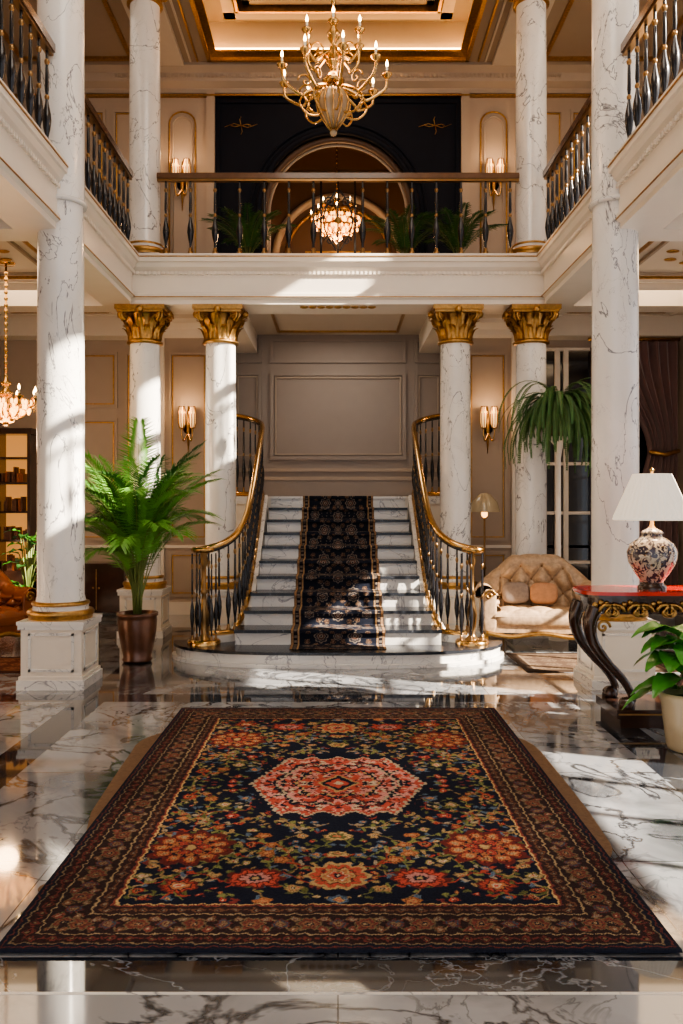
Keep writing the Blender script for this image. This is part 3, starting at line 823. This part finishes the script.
rug = color_mesh('persian_rug', np.stack([X, Y, Zr], -1), fx, fy, full, M_rug)

mb = MB(); pts = []
N = 160
for k in range(N):
    t = 2*pi*k/N
    c, s = math.cos(t), math.sin(t)
    x = 1.21*math.copysign(abs(c)**.3, c); y = 4.82+1.64*math.copysign(abs(s)**.35, s)
    wv = 1+.06*math.sin(t*8+2.1)+.02*math.sin(t*17)
    if abs(y-4.82) < 1.6: x *= wv
    y = max(3.1, min(6.46, y))
    pts.append((x, y))
mb.prism(pts, .0015, .009, M_jute); mb.obj('hide_underlay_rug')

def runner():
    W = .95
    seq = [(8.30, PZ+.006), (Y0-.038, PZ+.006)]
    for i in range(NS):
        y = Y0+i*TR; z1 = PZ+(i+1)*RI
        seq += [(y-.008, z1-RI+.012), (y-.008, z1-.036), (y-.038, z1-.033), (y-.038, z1+.007)]
        seq += [(y+TR-.012, z1+.007)] if i < NS-1 else [(12.9, z1+.007)]
    pts = []
    for (a, b) in zip(seq[:-1], seq[1:]):
        L = math.hypot(b[0]-a[0], b[1]-a[1]); n = max(1, int(L/.006))
        for k in range(n): pts.append((a[0]+(b[0]-a[0])*k/n, a[1]+(b[1]-a[1])*k/n))
    pts.append(seq[-1]); pts = np.array(pts)
    s = np.concatenate([[0], np.cumsum(np.hypot(*(np.diff(pts, axis=0).T)))])
    nx = 160; xx = np.linspace(-W/2, W/2, nx)
    Xg, S = np.meshgrid(xx, s); Yg = np.repeat(pts[:, :1], nx, 1); Zg = np.repeat(pts[:, 1:], nx, 1)
    col = np.zeros(Xg.shape+(3,)); col[:] = c3(.013, .016, .028)
    TA = c3(.30, .25, .21)
    P = .37
    A = np.abs(Xg); ts = np.mod(S, P)-P/2
    def fl(cx, cs, R, k, rot=0., c=TA):
        flower(col, A, ts, cx, cs, R, k, (c*.7, c3(.018, .018, .03), c, c3(.09, .04, .03), c, c3(.02, .015, .015)), 1., rot)
    for cx, cs, R in ((0, 0, .07), (.17, P/2, .075), (.17, -P/2, .075), (.3, .02, .06), (0, P/2, .05), (0, -P/2, .05)): fl(cx, cs, R, 8)
    for cx, cs in ((.10, .08), (.12, -.07), (.22, .09), (.2, -.05), (.31, .13), (.3, -.13), (.05, .13), (.06, -.13)):
        fl(cx, cs, .03, 5, cx*9, c3(.26, .17, .11))
    for q in np.linspace(0, 1, 24): put(col, np.hypot(A-(.09+.17*q), ts-.1*np.sin(q*9)) < .006, TA*.7)
    D = W/2-A
    put(col, D < .085, c3(.014, .013, .02)); put(col, (D < .06) & (np.mod(S, .05) < .025) & (D > .03), TA*.6)
    put(col, np.abs(D-.078) < .008, c3(.36, .23, .12)); put(col, np.abs(D-.012) < .012, c3(.32, .19, .10))
    col *= (.7+.6*rng.rand(*Xg.shape))[..., None]
    return color_mesh('stair_runner_carpet', np.stack([Xg, Yg, Zg], -1), nx, len(s), col, attr_mat('runner_wool'))
runner()

def small_rug(name, x0, x1, y0, y1, base, c1):
    nx, ny = 120, 140
    X, Y = np.meshgrid(np.linspace(x0, x1, nx), np.linspace(y0, y1, ny))
    col = np.zeros(X.shape+(3,)); col[:] = base
    tx = np.mod(X, .2)-.1; ty = np.mod(Y, .2)-.1
    flower(col, tx, ty, 0, 0, .08, 6, (c1, base, c1*1.2, base, c1, c1))
    D = np.minimum(np.minimum(X-x0, x1-X), np.minimum(Y-y0, y1-Y)); put(col, D < .1, base*.5); put(col, np.abs(D-.1) < .012, c1)
    color_mesh(name, np.stack([X, Y, np.where(D <= 0.001, .001, .010)], -1), nx, ny, col, M_rug)
small_rug('lounge_rug', 1.76, 3.2, 7.95, 8.95, c3(.08, .05, .035), c3(.17, .12, .08))
small_rug('lounge_rug', -4.6, -2.8, 7.9, 8.7, c3(.10, .03, .02), c3(.28, .13, .07))

# ------------------------------------------------------------------ plants
def frond(mb, base, az, length, elev0, droop, ll, n, mleaf, mstem, s0=.3, w=.014, sr=.006, seg=5, dp=1.4, N=24):
    p = Vector(base); pts = [p.copy()]; dirs = []
    for i in range(N):
        t = i/N; e = elev0-droop*t**dp
        d = Vector((math.cos(az)*math.cos(e), math.sin(az)*math.cos(e), math.sin(e))); dirs.append(d); p = p+d*(length/N)
        pts.append(p.copy())
    dirs.append(dirs[-1])
    mb.tube(pts, [sr*(1-.75*i/N) for i in range(N+1)], mstem, seg)
    side0 = Vector((-math.sin(az), math.cos(az), 0))
    V = []; F = []
    for k in range(n):
        t = s0+(1-s0)*k/(n-1); f = t*N; i = min(int(f), N-1); q = pts[i].lerp(pts[i+1], f-i); d = dirs[i]
        tt = (t-s0)/(1-s0)
        L = ll*(.45+.55*math.sin(pi*min(1, tt*.85+.12)))*random.uniform(.85, 1.1)
        for s in (-1, 1):
            up = side0.cross(d)*-1
            if up.z < 0: up = -up
            ld = (side0*s*math.sin(.95-.45*tt)+d*math.cos(.95-.45*tt)+up*.18).normalized()
            mid = q+ld*L*.4; tip = q+ld*L-Vector((0, 0, L*(.22+.15*random.random())))
            wd = (d.cross(ld)).cross(ld).normalized()*w
            o = len(V); V += [tuple(q), tuple(mid+wd), tuple(tip), tuple(mid-wd)]; F.append((o, o+1, o+2, o+3))
    mb.add(V, F, mleaf, False)

mb = MB(); px, py = -2.0, 8.5
mb.lathe([(.10, 0), (.14, .01), (.15, .03), (.135, .05), (.16, .15), (.185, .3), (.195, .42), (.19, .45), (.205, .46), (.205, .49), (.185, .49), (.18, .45), (.0, .45)], (px, py, 0), M_pot, 36)
mb.lathe([(.18, .44), (.1, .47), (0, .48)], (px, py, 0), M_soil, 20)
for k in range(9):
    an = k*2*pi/9; mb.tube([(px+.03*math.cos(an), py+.03*math.sin(an), .45), (px+.06*math.cos(an+.4), py+.06*math.sin(an+.4), 1.0)], .012, M_stem, 6)
for k in range(42):
    az = k*2.399+random.uniform(-.2, .2); u = k/41
    L = 1.58-.62*u+random.uniform(-.1, .1)
    frond(mb, (px+.04*math.cos(az), py+.04*math.sin(az), .55+.45*random.random()*(1-.3*u)), az, L, 1.50-.26*u-random.random()*.1, .6+1.1*u+random.random()*.4, .34, 46, M_palm if k % 5 else M_palm2, M_stem, .32, .009, dp=1.9)
mb.obj('potted_areca_palm', recalc=False)

# trailing fern on tall stand
mb = MB(); fx0, fy0 = 2.55, 9.865
mb.lathe([(.11, 0), (.11, .04), (.09, .06), (.05, .12), (.035, .2), (.03, .8), (.045, .84), (.03, .88), (.028, 2.1), (.05, 2.25), (.09, 2.3), (.11, 2.32), (.11, 2.35)], (fx0, fy0, 0), M_trimw, 24)
mb.lathe([(.07, 2.35), (.13, 2.4), (.16, 2.52), (.17, 2.62), (.15, 2.62), (.14, 2.58), (0, 2.58)], (fx0, fy0, 0), M_pot, 28)
for k in range(300):
    az = random.uniform(0, 2*pi); u = random.random()
    dd = abs((az-math.radians(121)+pi) % (2*pi)-pi)
    lf = .45 if dd < .9 else 1.
    frond(mb, (fx0+.09*math.cos(az), fy0+.09*math.sin(az), 2.60+.16*random.random()), az, (.30+.90*u)*lf, 1.5-random.random()*.3, 2.85+.35*random.random(), .05, 44, M_fern if k % 3 else M_palm2, M_stem, .06, .007, .0025, 4, dp=.36 if k % 3 else .7, N=16)
mb.obj('potted_fern_on_stand', recalc=False)

def broad_leaf(mb, base, tip_dir, L, W, m, droop=.4, stem=None, sr=.007):
    p0 = Vector(base); d = Vector(tip_dir).normalized()
    if stem:
        p1 = p0+Vector(stem); mid = p0.lerp(p1, .5)+Vector((0, 0, .04)); mb.tube([p0, mid, p1], sr, M_stem, 6); p0 = p1
    side = d.cross(Vector((0, 0, 1))).normalized(); up = side.cross(d)
    def fn(u, v):
        w = W*math.sin(pi*min(1, v**.8*.98+.01))**.75
        x = (u-.5)*2
        q = p0+d*(L*v)+side*(x*w)+up*(abs(x)*w*.28+.01*math.sin(v*16)*abs(x))-Vector((0, 0, droop*L*v*v))
        return q
    mb.grid(fn, 6, 10, m)

mb = MB(); bx, by = 2.22, 5.42
mb.lathe([(.10, 0), (.12, .01), (.13, .04), (.15, .2), (.16, .30), (.175, .34), (.175, .37), (.155, .37), (.15, .33), (0, .33)], (bx, by, 0), M_potw, 32)
mb.lathe([(.15, .32), (.0, .35)], (bx, by, 0), M_soil, 16)
for k in range(34):
    az = k*2.399; e = random.uniform(.0, .8); h = random.uniform(.03, .40)
    broad_leaf(mb, (bx, by, .34), (math.cos(az), math.sin(az)*.6, e), random.uniform(.28, .36), random.uniform(.09, .125), M_leaf, .6, (math.cos(az)*.06, math.sin(az)*.05, h))
mb.obj('potted_broadleaf_plant', recalc=False)

mb = MB(); bx, by = -3.78, 10.4
mb.lathe([(.12, 0), (.17, .2), (.19, .36), (.2, .4), (.17, .4), (0, .36)], (bx, by, 0), M_pot, 24)
for k in range(40):
    az = k*2.399; h = random.uniform(.1, .85)
    broad_leaf(mb, (bx, by, .38), (math.cos(az), math.sin(az), .5), .24, .055, M_leaf if k % 2 else M_palm2, .5, (math.cos(az)*.1, math.sin(az)*.1, h))
mb.obj('potted_ficus', recalc=False)

for x, y in ((-1.2, 11.35), (1.6, 11.35), (.9, 11.4)):
    mb = MB(); mb.lathe([(.1, 0), (.14, .02), (.18, .3), (.19, .36), (.17, .36), (0, .33)], (x, y, Z2), M_pot, 24)
    for k in range(16):
        az = k*2.399; frond(mb, (x, y, Z2+.33), az, .8, 1.5-.03*k, 1.2, .2, 22, M_palm2, M_stem, .25, .012)
    mb.obj('potted_palm', recalc=False)

# ------------------------------------------------------------------ chandeliers
def chandelier(name, c, R, h, arms, tiers, rod_top, light, glassb=True, crystal=False, gb=.75):
    mb = MB(); cx, cy, cz = c
    mb.tube([(cx, cy, cz+h*.95), (cx, cy, rod_top)], .012, M_brass, 8)
    nl = int((rod_top-cz-h)/.07)
    for i in range(nl): mb.sphere((cx, cy, cz+h+.07*i), .022, M_brass, 8, 6, (1, 1, 1.3))
    mb.lathe([(0, rod_top-.02), (.09, rod_top-.02), (.1, rod_top-.0)], (cx, cy, 0), M_brass, 20)
    s = h; g = R/.48*gb
    if glassb:
        mb.lathe([(0, 0), (.02, .005), (.03, .03*s), (.015, .05*s), (.06*g, .08*s), (.15*g, .18*s), (.18*g, .27*s), (.14*g, .36*s), (.06, .42*s), (.04, .45*s)], (cx, cy, cz), M_glass, 48, wob=lambda a: .10*math.cos(a*12))
        for k in range(12):
            an = k*pi/6
            pts = [(cx+r*g*1.09*math.cos(an), cy+r*g*1.09*math.sin(an), cz+z*s) for r, z in ((.03, .05), (.1, .12), (.165, .2), (.185, .27), (.145, .36), (.06, .43))]
            mb.tube(pts, .008, M_brass, 5)
        for k in range(8):
            an = k*pi/4+.2; r = R*.62
            pts = catmull([(cx+a*math.cos(an), cy+a*math.sin(an), cz+b*s) for a, b in ((.04, .40), (.3*r, .20), (.7*r, .16), (r, .24), (.92*r, .31), (.8*r, .27))], 6)
            mb.tube(pts, .010, M_brass, 6)
            mb.sphere((cx+.8*r*math.cos(an), cy+.8*r*math.sin(an), cz+.27*s), .018, M_gold, 8, 6)
    mb.lathe([(.03, .42*s), (.09, .44*s), (.10, .47*s), (.05, .5*s), (.03, .56*s), (.06, .6*s), (.075, .66*s), (.04, .72*s), (.025, .78*s), (.05, .82*s), (.06, .86*s), (.03, .9*s), (.02, .97*s), (.0, 1.0*s)], (cx, cy, cz), M_brass, 24)
    for (na, rr, z0, ztop, off) in tiers:
        for k in range(na):
            an = 2*pi*(k+off)/na; r = R*rr
            P = [(.04, z0), (.2*r/.48+.05, z0-.10*s), (.62*r, z0-.13*s), (.95*r, z0-.04*s), (1.0*r, ztop-.03*s)]
            pts = catmull([(cx+a*math.cos(an), cy+a*math.sin(an), cz+b) for a, b in P], 6)
            mb.tube(pts, .0135, M_brass, 6)
            sc = [(cx+(r*.55+.07*(1-t)*math.cos(t*8))*math.cos(an), cy+(r*.55+.07*(1-t)*math.cos(t*8))*math.sin(an), cz+z0-.01*s+.07*(1-t)*math.sin(t*8)) for t in [i/16 for i in range(17)]]
            mb.tube(sc, .009, M_gold, 5)
            ex, ey, ez = cx+r*math.cos(an), cy+r*math.sin(an), cz+ztop
            mb.lathe([(.008, -.04), (.03, -.02), (.045, 0), (.048, .008), (.015, .01), (.02, .03), (.012, .03)], (ex, ey, ez), M_brass, 12)
            mb.lathe([(.011, .02), (.011, .07)], (ex, ey, ez), M_candle, 10)
            mb.lathe([(.002, .065), (.012, .085), (.013, .10), (.006, .12), (.001, .135)], (ex, ey, ez), M_bulb, 10)
            for q in range(3):
                mb.sphere((ex, ey, ez-.05-.03*q), .011, M_glass, 6, 5, (1, 1, 1.4))
            if crystal:
                for q in range(5):
                    t = q/5; mb.sphere((cx+r*t*math.cos(an), cy+r*t*math.sin(an), cz+z0-.12*s-.03*math.sin(pi*t)), .02, M_bulb2, 6, 5, (1, 1, 1.5))
    if crystal:
        for ring in range(5):
            rr = R*(.9-.17*ring); zz = cz+.45*s-.08*s*ring
            nb = int(2*pi*rr/.045)+4
            for k in range(nb):
                an = 2*pi*k/nb; mb.sphere((cx+rr*math.cos(an), cy+rr*math.sin(an), zz), .018, M_bulb2 if k % 3 else M_brass, 6, 5, (1, 1, 1.7))
    o = mb.obj(name)
    l = bpy.data.lights.new(name+'_lamp', 'POINT'); l.energy = light; l.color = (1, .6, .3); l.shadow_soft_size = R*.4
    lo = bpy.data.objects.new('lamp', l); lo.location = (cx, cy, cz+h*.55 if not crystal else cz-.12); lo.parent = o; scene.collection.objects.link(lo)
    return o
chandelier('brass_chandelier', (-.04, 7.5, 4.80), .48, 1.05, 8, [(9, .98, .45, .54, 0), (6, .55, .74, .86, .5)], 8.45, 45)
chandelier('brass_chandelier', (-.02, 14.0, 5.85), .42, .85, 8, [(8, 1, .35, .42, 0), (6, .6, .55, .6, .5)], 7.7, 90, True, True, 1.)
chandelier('crystal_chandelier', (-3.62, 9.3, 2.42), .32, .55, 6, [(8, 1, .25, .3, 0)], 4.2, 22, True, True, 1.)

# ------------------------------------------------------------------ sconces
def sconce(x, y, z, sc=1., power=8):
    mb = MB(); d = .09*sc
    mb.lathe([(0, -.03), (.05*sc, -.03), (.06*sc, 0)], (0, 0, 0), M_brass, 20, Matrix.Translation((x, y-.0, z)) @ Matrix.Rotation(pi/2, 4, 'X'))
    mb.tube([(x, y-.01, z+.26*sc), (x, y-.02, z), (x, y-.01, z-.28*sc)], [.008, .025*sc, .004], M_gold, 8)
    for s in (-1, 1):
        P = catmull([(x, y-.03, z-.05*sc), (x+s*.04*sc, y-d*.8, z-.14*sc), (x+s*.06*sc, y-d, z-.08*sc), (x+s*.06*sc, y-d, z)], 6)
        mb.tube(P, .009*sc, M_brass, 6)
        mb.lathe([(.012, -.01), (.03, .0), (.032, .01), (.01, .012)], (x+s*.06*sc, y-d, z), M_brass, 14)
        mb.lathe([(.024*sc, .01), (.036*sc, .06*sc), (.036*sc, .16*sc), (.026*sc, .24*sc)], (x+s*.06*sc, y-d, z), M_sglow, 16)
        for k in range(8):
            an = k*pi/4; mb.tube([(x+s*.06*sc+r*sc*math.cos(an), y-d+r*sc*math.sin(an), z+zz*sc) for r, zz in ((.026, .0), (.040, .06), (.040, .16), (.029, .25))], .007, M_brass, 5)
    o = mb.obj('wall_sconce')
    l = bpy.data.lights.new('sconce_lamp', 'POINT'); l.energy = power; l.color = (1, .6, .3); l.shadow_soft_size = .06
    lo = bpy.data.objects.new('lamp', l); lo.location = (x, y-.28, z+.25*sc); lo.parent = o; scene.collection.objects.link(lo)
for x in (-2.14, 2.14): sconce(x, YS, 2.65, 1.25, 7)
for x in (-2.28, 2.28): sconce(x, YU, 6.25, 1.35, 7)

# ------------------------------------------------------------------ console table
mb = MB()
cx0, cx1, cy0, cy1 = 1.76, 2.86, 5.95, 6.42
def topshape(off):
    pts = []
    for k in range(48):
        t = 2*pi*k/48; c, s = math.cos(t), math.sin(t)
        pts.append(((cx0+cx1)/2+(.55+off)*math.copysign(abs(c)**.45, c), (cy0+cy1)/2+(.235+off)*math.copysign(abs(s)**.45, s)))
    return pts
mb.prism(topshape(.03), .925, .95, M_red); mb.prism(topshape(.015), .905, .925, M_wood); mb.prism(topshape(-.02), .79, .905, M_wood)
for k in range(26):
    x = cx0+.04+(cx1-cx0-.08)*k/25
    mb.sphere((x, cy0+.02, .855+.018*math.sin(k*1.3)), .022, M_gold, 8, 6, (1, .6, 1))
for k in range(5):
    for s in (-1, 1):
        x = cx0+.15+k*.2
        pts = [(x+s*(.02+.07*(1-t)*math.cos(t*9)), cy0+.0, .81+.06*(1-t)*math.sin(t*9)) for t in [i/18 for i in range(19)]]; mb.tube(pts, .014, M_gold, 6)
for (lx, ly, sx) in ((cx0+.05, cy0+.05, 1), (cx1-.05, cy0+.05, -1), (cx0+.05, cy1-.05, 1), (cx1-.05, cy1-.05, -1)):
    P = catmull([(lx, ly, .84), (lx-sx*.04, ly, .72), (lx-sx*.01, ly, .58), (lx+sx*.09, ly, .44), (lx+sx*.2, ly, .32), (lx+sx*.26, ly, .20), (lx+sx*.22, ly, .12)], 6)
    n = len(P); mb.tube(P, [.062-.034*math.sin(pi*.5*min(1, i/n*1.3)) for i in range(n)], M_wood, 10)
    sc = [(lx+sx*(.05+.05*(1-t)*math.cos(t*9)), ly-.02, .70+.05*(1-t)*math.sin(t*9)) for t in [i/18 for i in range(19)]]; mb.tube(sc, .01, M_gold, 6)
    mb.sphere((lx+sx*.22, ly, .15), .06, M_wood, 12, 8)
mb.box(cx0+.18, cx1-.18, cy0-.02, cy1, .07, .13, M_wood); mb.box(cx0+.21, cx1-.21, cy0+.0, cy1-.02, .0, .07, M_wood)
mb.box(cx0+.19, cx1-.19, cy0-.028, cy0-.02, .095, .105, M_gold)
mb.obj('console_table')

mb = MB(); lx, ly, lz = 2.26, 6.14, .95
mb.lathe([(.10, 0), (.10, .025), (.085, .035), (.08, .05)], (lx, ly, lz), M_wood, 32)
mb.lathe([(.075, .05), (.085, .07), (.13, .13), (.165, .2), (.175, .27), (.15, .33), (.10, .365), (.07, .38), (.07, .40), (.085, .405), (.07, .42), (.03, .44)], (lx, ly, lz), M_jar, 40)
mb.lathe([(.03, .44), (.015, .46), (.012, .58), (.01, .84), (.018, .86), (.0, .88)], (lx, ly, lz), M_brass, 12)
mb.lathe([(.268, .505), (.262, .53), (.135, .825), (.132, .83)], (lx, ly, lz), M_shade, 240, wob=lambda a: .014*math.cos(a*40), caps=False)
mb.lathe([(.270, .498), (.272, .512), (.266, .515)], (lx, ly, lz), M_shade, 60, caps=False)
for k in range(3):
    an = k*2*pi/3; mb.tube([(lx, ly, lz+.82), (lx+.13*math.cos(an), ly+.13*math.sin(an), lz+.825)], .003, M_brass, 5)
lamp = mb.obj('table_lamp')
l = bpy.data.lights.new('table_lamp_bulb', 'POINT'); l.energy = 6; l.color = (1, .72, .45); l.shadow_soft_size = .05
lo = bpy.data.objects.new('bulb', l); lo.location = (lx+.05, ly, lz+.62); lo.parent = lamp; scene.collection.objects.link(lo)

mb = MB(); lx, ly = 1.94, 11.3
mb.lathe([(.15, 0), (.15, .02), (.05, .05), (.02, .1), (.015, .7), (.03, .73), (.015, .76), (.013, 1.55), (.0, 1.57)], (lx, ly, 0), M_bronze, 20)
mb.lathe([(.21, 1.47), (.17, 1.6), (.08, 1.70), (.03, 1.72)], (lx, ly, 0), M_potw, 24, caps=False)
mb.lathe([(.0, 1.38), (.04, 1.42), (.04, 1.47), (0, 1.5)], (lx, ly, 0), M_bulb2, 12)
mb.obj('floor_lamp')

# ------------------------------------------------------------------ tufted settee
def settee(name, loc, rotz, W=1.25, D=.72, seat_h=.42, back_h=.88, arm_h=.66, leather=M_cream, pillows=True):
    mb = MB(); hw2 = W/2
    def plan(u):
        r = .2; a = hw2-.1
        segs = [('l', D-.2-r), ('c', pi*r/2), ('l', 2*a-2*r), ('c', pi*r/2), ('l', D-.2-r)]
        tot = sum(x[1] for x in segs); s = u*tot
        x, y, th = -a, -D/2+.04, pi/2
        for k, (tp, L) in enumerate(segs):
            q = min(s, L)
            if tp == 'l': nx_, ny_, nth = x+math.cos(th)*q, y+math.sin(th)*q, th
            else:
                ang = q/r; nth = th-ang
                ccx, ccy = x+r*math.sin(th), y-r*math.cos(th)
                nx_, ny_ = ccx-r*math.sin(nth), ccy+r*math.cos(nth)
            if s <= L+1e-9: return nx_, ny_, nth
            s -= L; x, y, th = nx_, ny_, nth
        return x, y, th
    def H(u):
        t = min(1, max(0, (min(u, 1-u)-.18)/.2)); t = t*t*(3-2*t)
        return arm_h+(back_h-arm_h)*t + .09*math.sin(pi*u)**2*t
    z0 = seat_h-.12
    def fn(u, v):
        x, y, th = plan(u); h = H(u)
        ix, iy = math.sin(th), -math.cos(th)
        tu = u*17
        if v < .5:
            t = v/.5; off = .05-.03*t; z = z0+(h-.06-z0)*t
            tv = t*4.2
            puff = abs(math.cos(pi*(tu+tv)*.5)*math.cos(pi*(tu-tv)*.5))**.5
            off += .085*puff*min(1, t*5)
        elif v < .8:
            a = (v-.5)/.3*pi*1.15
            pf = abs(math.cos(pi*tu*.5))**.4*.018
            off = -.05+(.085+pf)*math.cos(a); z = h-.06+(.085+pf)*math.sin(a)
        else:
            t = (v-.8)/.2; off = -.10+.03*t; z = (h-.09)*(1-t)+(seat_h-.24)*t
        return (x+ix*off, y+iy*off, z)
    mb.grid(fn, 200, 80, leather)
    for i in range(1, 17):
        for j in range(1, 5):
            if (i+j) % 2 and j/4.2 < .98:
                p = fn(i/17, j/4.2*.5); x, y, th = plan(i/17)
                mb.sphere((p[0]+math.sin(th)*.008, p[1]-math.cos(th)*.008, p[2]), .012, M_bronze, 8, 6)
    for s in (-1, 1):
        mb.superel((s*(hw2-.1), -D/2+.05, (seat_h-.24+arm_h)/2), (.075, .03, (arm_h-seat_h+.24)/2), leather, .5)
        sc = [(s*(hw2-.1)+.06*(1-t)*math.cos(t*9), -D/2+.015, arm_h-.06+.06*(1-t)*math.sin(t*9)) for t in [i/18 for i in range(19)]]; mb.tube(sc, .012, M_gold, 6)
    def seat(u, v):
        x = (u-.5)*2; y = (v-.5)*2
        ex = (1-abs(x)**6)*(1-abs(y)**6)
        tu, tv = u*6, v*3
        puff = abs(math.cos(pi*(tu+tv)*.5)*math.cos(pi*(tu-tv)*.5))**.5
        return (x*(hw2-.14), -.04+y*(D/2-.05), seat_h-.05+(.06+.035*puff)*max(0, ex)**.4)
    mb.grid(seat, 70, 40, leather)
    mb.superel((0, -.04, seat_h-.09), (hw2-.13, D/2-.045, .06), leather, .25)
    mb.box(-hw2+.08, hw2-.08, -D/2+.03, D/2-.08, seat_h-.22, seat_h-.1, leather)
    mb.tube(catmull([(-hw2+.06, -D/2+.02, seat_h-.22), (-hw2*.5, -D/2+.01, seat_h-.26), (0, -D/2+.0, seat_h-.22), (hw2*.5, -D/2+.01, seat_h-.26), (hw2-.06, -D/2+.02, seat_h-.22)], 6), .025, M_gold, 8)
    for sx_ in (-1, 1):
        for sy_ in (-1, 1):
            x, y = sx_*(hw2-.09), sy_*(D/2-.09)
            P = catmull([(x, y, seat_h-.2), (x+sx_*.03, y+sy_*.03, .14), (x+sx_*.0, y+sy_*.0, .06), (x+sx_*.035, y+sy_*.035, .012)], 5)
            mb.tube(P, [.036-.018*i/(len(P)-1) for i in range(len(P))], M_gold, 8)
    if pillows:
        for (x, y, rz, mm) in ((-.24, .04, .1, M_pillow2), (.06, .0, -.2, M_pillow)):
            M = Matrix.Translation((x, y, seat_h+.17)) @ Matrix.Rotation(rz, 4, 'Z') @ Matrix.Rotation(-.35, 4, 'X')
            mb.superel((0, 0, 0), (.15, .055, .12), mm, .62, M=M)
    o = mb.obj(name, recalc=True); o.location = loc; o.rotation_euler = (0, 0, rotz)
    return o
settee('tufted_settee', (2.20, 9.37, .0), math.radians(-6), 1.3)
settee('leather_armchair', (-3.85, 9.2, .0), math.radians(60), .85, .8, .42, .86, .62, M_leather, False)

# ------------------------------------------------------------------ bookcase left, cabinet, window + curtain right
mb = MB(); x0, x1 = -4.76, -4.28; y0, y1 = 11.85, 12.15
mb.box(x0, x0+.04, y0, y1, 0, 2.6, M_wood); mb.box(x1-.04, x1, y0, y1, 0, 2.6, M_wood); mb.box(x0-.0, x1+.03, y0-.03, y1, 2.55, 2.63, M_wood)
mb.box(x0+.04, x1-.04, y1-.02, y1, .6, 2.55, M_lit); mb.box(x0, x1, y0, y1, 0, .62, M_wood)
for z in (.62, 1.05, 1.45, 1.85, 2.2): mb.box(x0+.04, x1-.04, y0+.01, y1-.02, z, z+.03, M_wood)
for z in (.65, 1.08, 1.48, 1.88):
    x = x0+.06
    while x < x1-.08:
        w = random.uniform(.02, .04)
        if random.random() < .65: mb.box(x, x+w-.003, y0+.06, y1-.08, z, z+random.uniform(.12, .22), random.choice([M_book, M_leather, M_book]))
        x += w
mb.obj('lit_bookcase')
mb = MB()
mb.box(-3.7, -2.95, 11.75, 12.12, .08, .72, M_wood); mb.box(-3.73, -2.92, 11.72, 12.13, .72, .76, M_wood)
for x in (-3.65, -3.0):
    for y in (11.8, 12.07): mb.lathe([(.02, 0), (.03, .08)], (x, y, 0), M_gold, 10)
mb.box(-3.335, -3.325, 11.74, 11.75, .12, .68, M_gold); mb.sphere((-3.37, 11.735, .42), .015, M_gold); mb.sphere((-3.29, 11.735, .42), .015, M_gold)
mb.obj('side_cabinet')
mb = MB(); yw = YS-.02
mb.box(2.62, 4.7, yw-.01, YS-.001, .19, 3.75, M_nglass)
for x in (2.62, 3.12, 3.24, 3.62, 4.66): mb.box(x-.035, x+.035, yw-.06, yw, .19, 3.8, M_trimw if x < 3.5 else M_wood)
for z in (.22, .75, 1.45, 2.15, 2.85, 3.78): mb.box(2.62, 3.62, yw-.05, yw, z-.022, z+.022, M_trimw)
mb.obj('window_1')
mb = MB()
def cur(u, v):
    z = 3.85-3.7*v
    k = v/.42
    pin = (1-.62*math.sin(pi*min(1, k)*.5)**2) if v < .42 else (.38+.25*min(1, (v-.42)/.3))
    xr = 4.75
    w = 1.1*pin
    x = xr-w*(1-u)
    return (x, 11.93+.045*math.sin(u*2*pi*8)+.02*math.sin(u*31+v*6), z)
mb.grid(cur, 130, 50, M_curt)
mb.tube([(3.5, 11.93, 3.88), (4.78, 11.93, 3.88)], .025, M_brass, 10)
mb.tube([(4.33, 11.86, 2.3), (4.55, 11.85, 2.26), (4.75, 11.88, 2.32)], .03, M_gold, 8)
mb.obj('velvet_curtain', recalc=False)

# ------------------------------------------------------------------ lights
w = bpy.data.worlds.new('sky'); scene.world = w; w.use_nodes = True
nt = w.node_tree; bg = nt.nodes['Background']
bg.inputs[0].default_value = (.86, .91, 1, 1); bg.inputs[1].default_value = 1.5
sun = bpy.data.lights.new('sun', 'SUN'); sun.energy = 32; sun.angle = .012; sun.color = (1, .87, .70)
so = bpy.data.objects.new('sun', sun); d = Vector((-.90, .36, -.60)).normalized()
so.rotation_euler = d.to_track_quat('-Z', 'Y').to_euler(); so.location = (8, -4, 6); scene.collection.objects.link(so)
def area(name, loc, rot, sx, sy, e, col):
    l = bpy.data.lights.new(name, 'AREA'); l.shape = 'RECTANGLE'; l.size = sx; l.size_y = sy; l.energy = e; l.color = col
    o = bpy.data.objects.new(name, l); o.location = loc; o.rotation_euler = rot; scene.collection.objects.link(o)
area('ceiling_fill', (0, 4.0, 8.4), (0, 0, 0), 2.6, 5, 180, (1, .90, .76))  # added fill above the hall, no fixture there
area('landing_fill', (0, 12.0, 4.12), (0, 0, 0), 1.2, .8, 18, (1, .86, .7))  # added fill to brighten the landing wall
for sx in (-1, 1):
    area('aisle_fill', (sx*3.7, 9, 4.1), (0, 0, 0), 1., 3, 34, (1, .72, .45))  # fill added under each gallery to brighten the side aisle
    area('gallery_fill', (sx*3.7, 8, 7.8), (0, 0, 0), 1., 5, 34, (1, .84, .66))  # fill added over each gallery, not a real fixture
area('upper_hall_fill', (0, 11.3, 7.8), (0, 0, 0), 2.5, .8, 10, (1, .8, .6))  # extra fill added for the upper back wall

# ------------------------------------------------------------------ camera
cam = bpy.data.cameras.new('camera'); cam.lens = 853/1024*36; cam.sensor_width = 36; cam.shift_x = .0034; cam.shift_y = -.0059
co = bpy.data.objects.new('camera', cam); co.location = (0, 0, 1.55); co.rotation_euler = (pi/2, 0, 0)
scene.collection.objects.link(co); scene.camera = co
cam.clip_start = .05
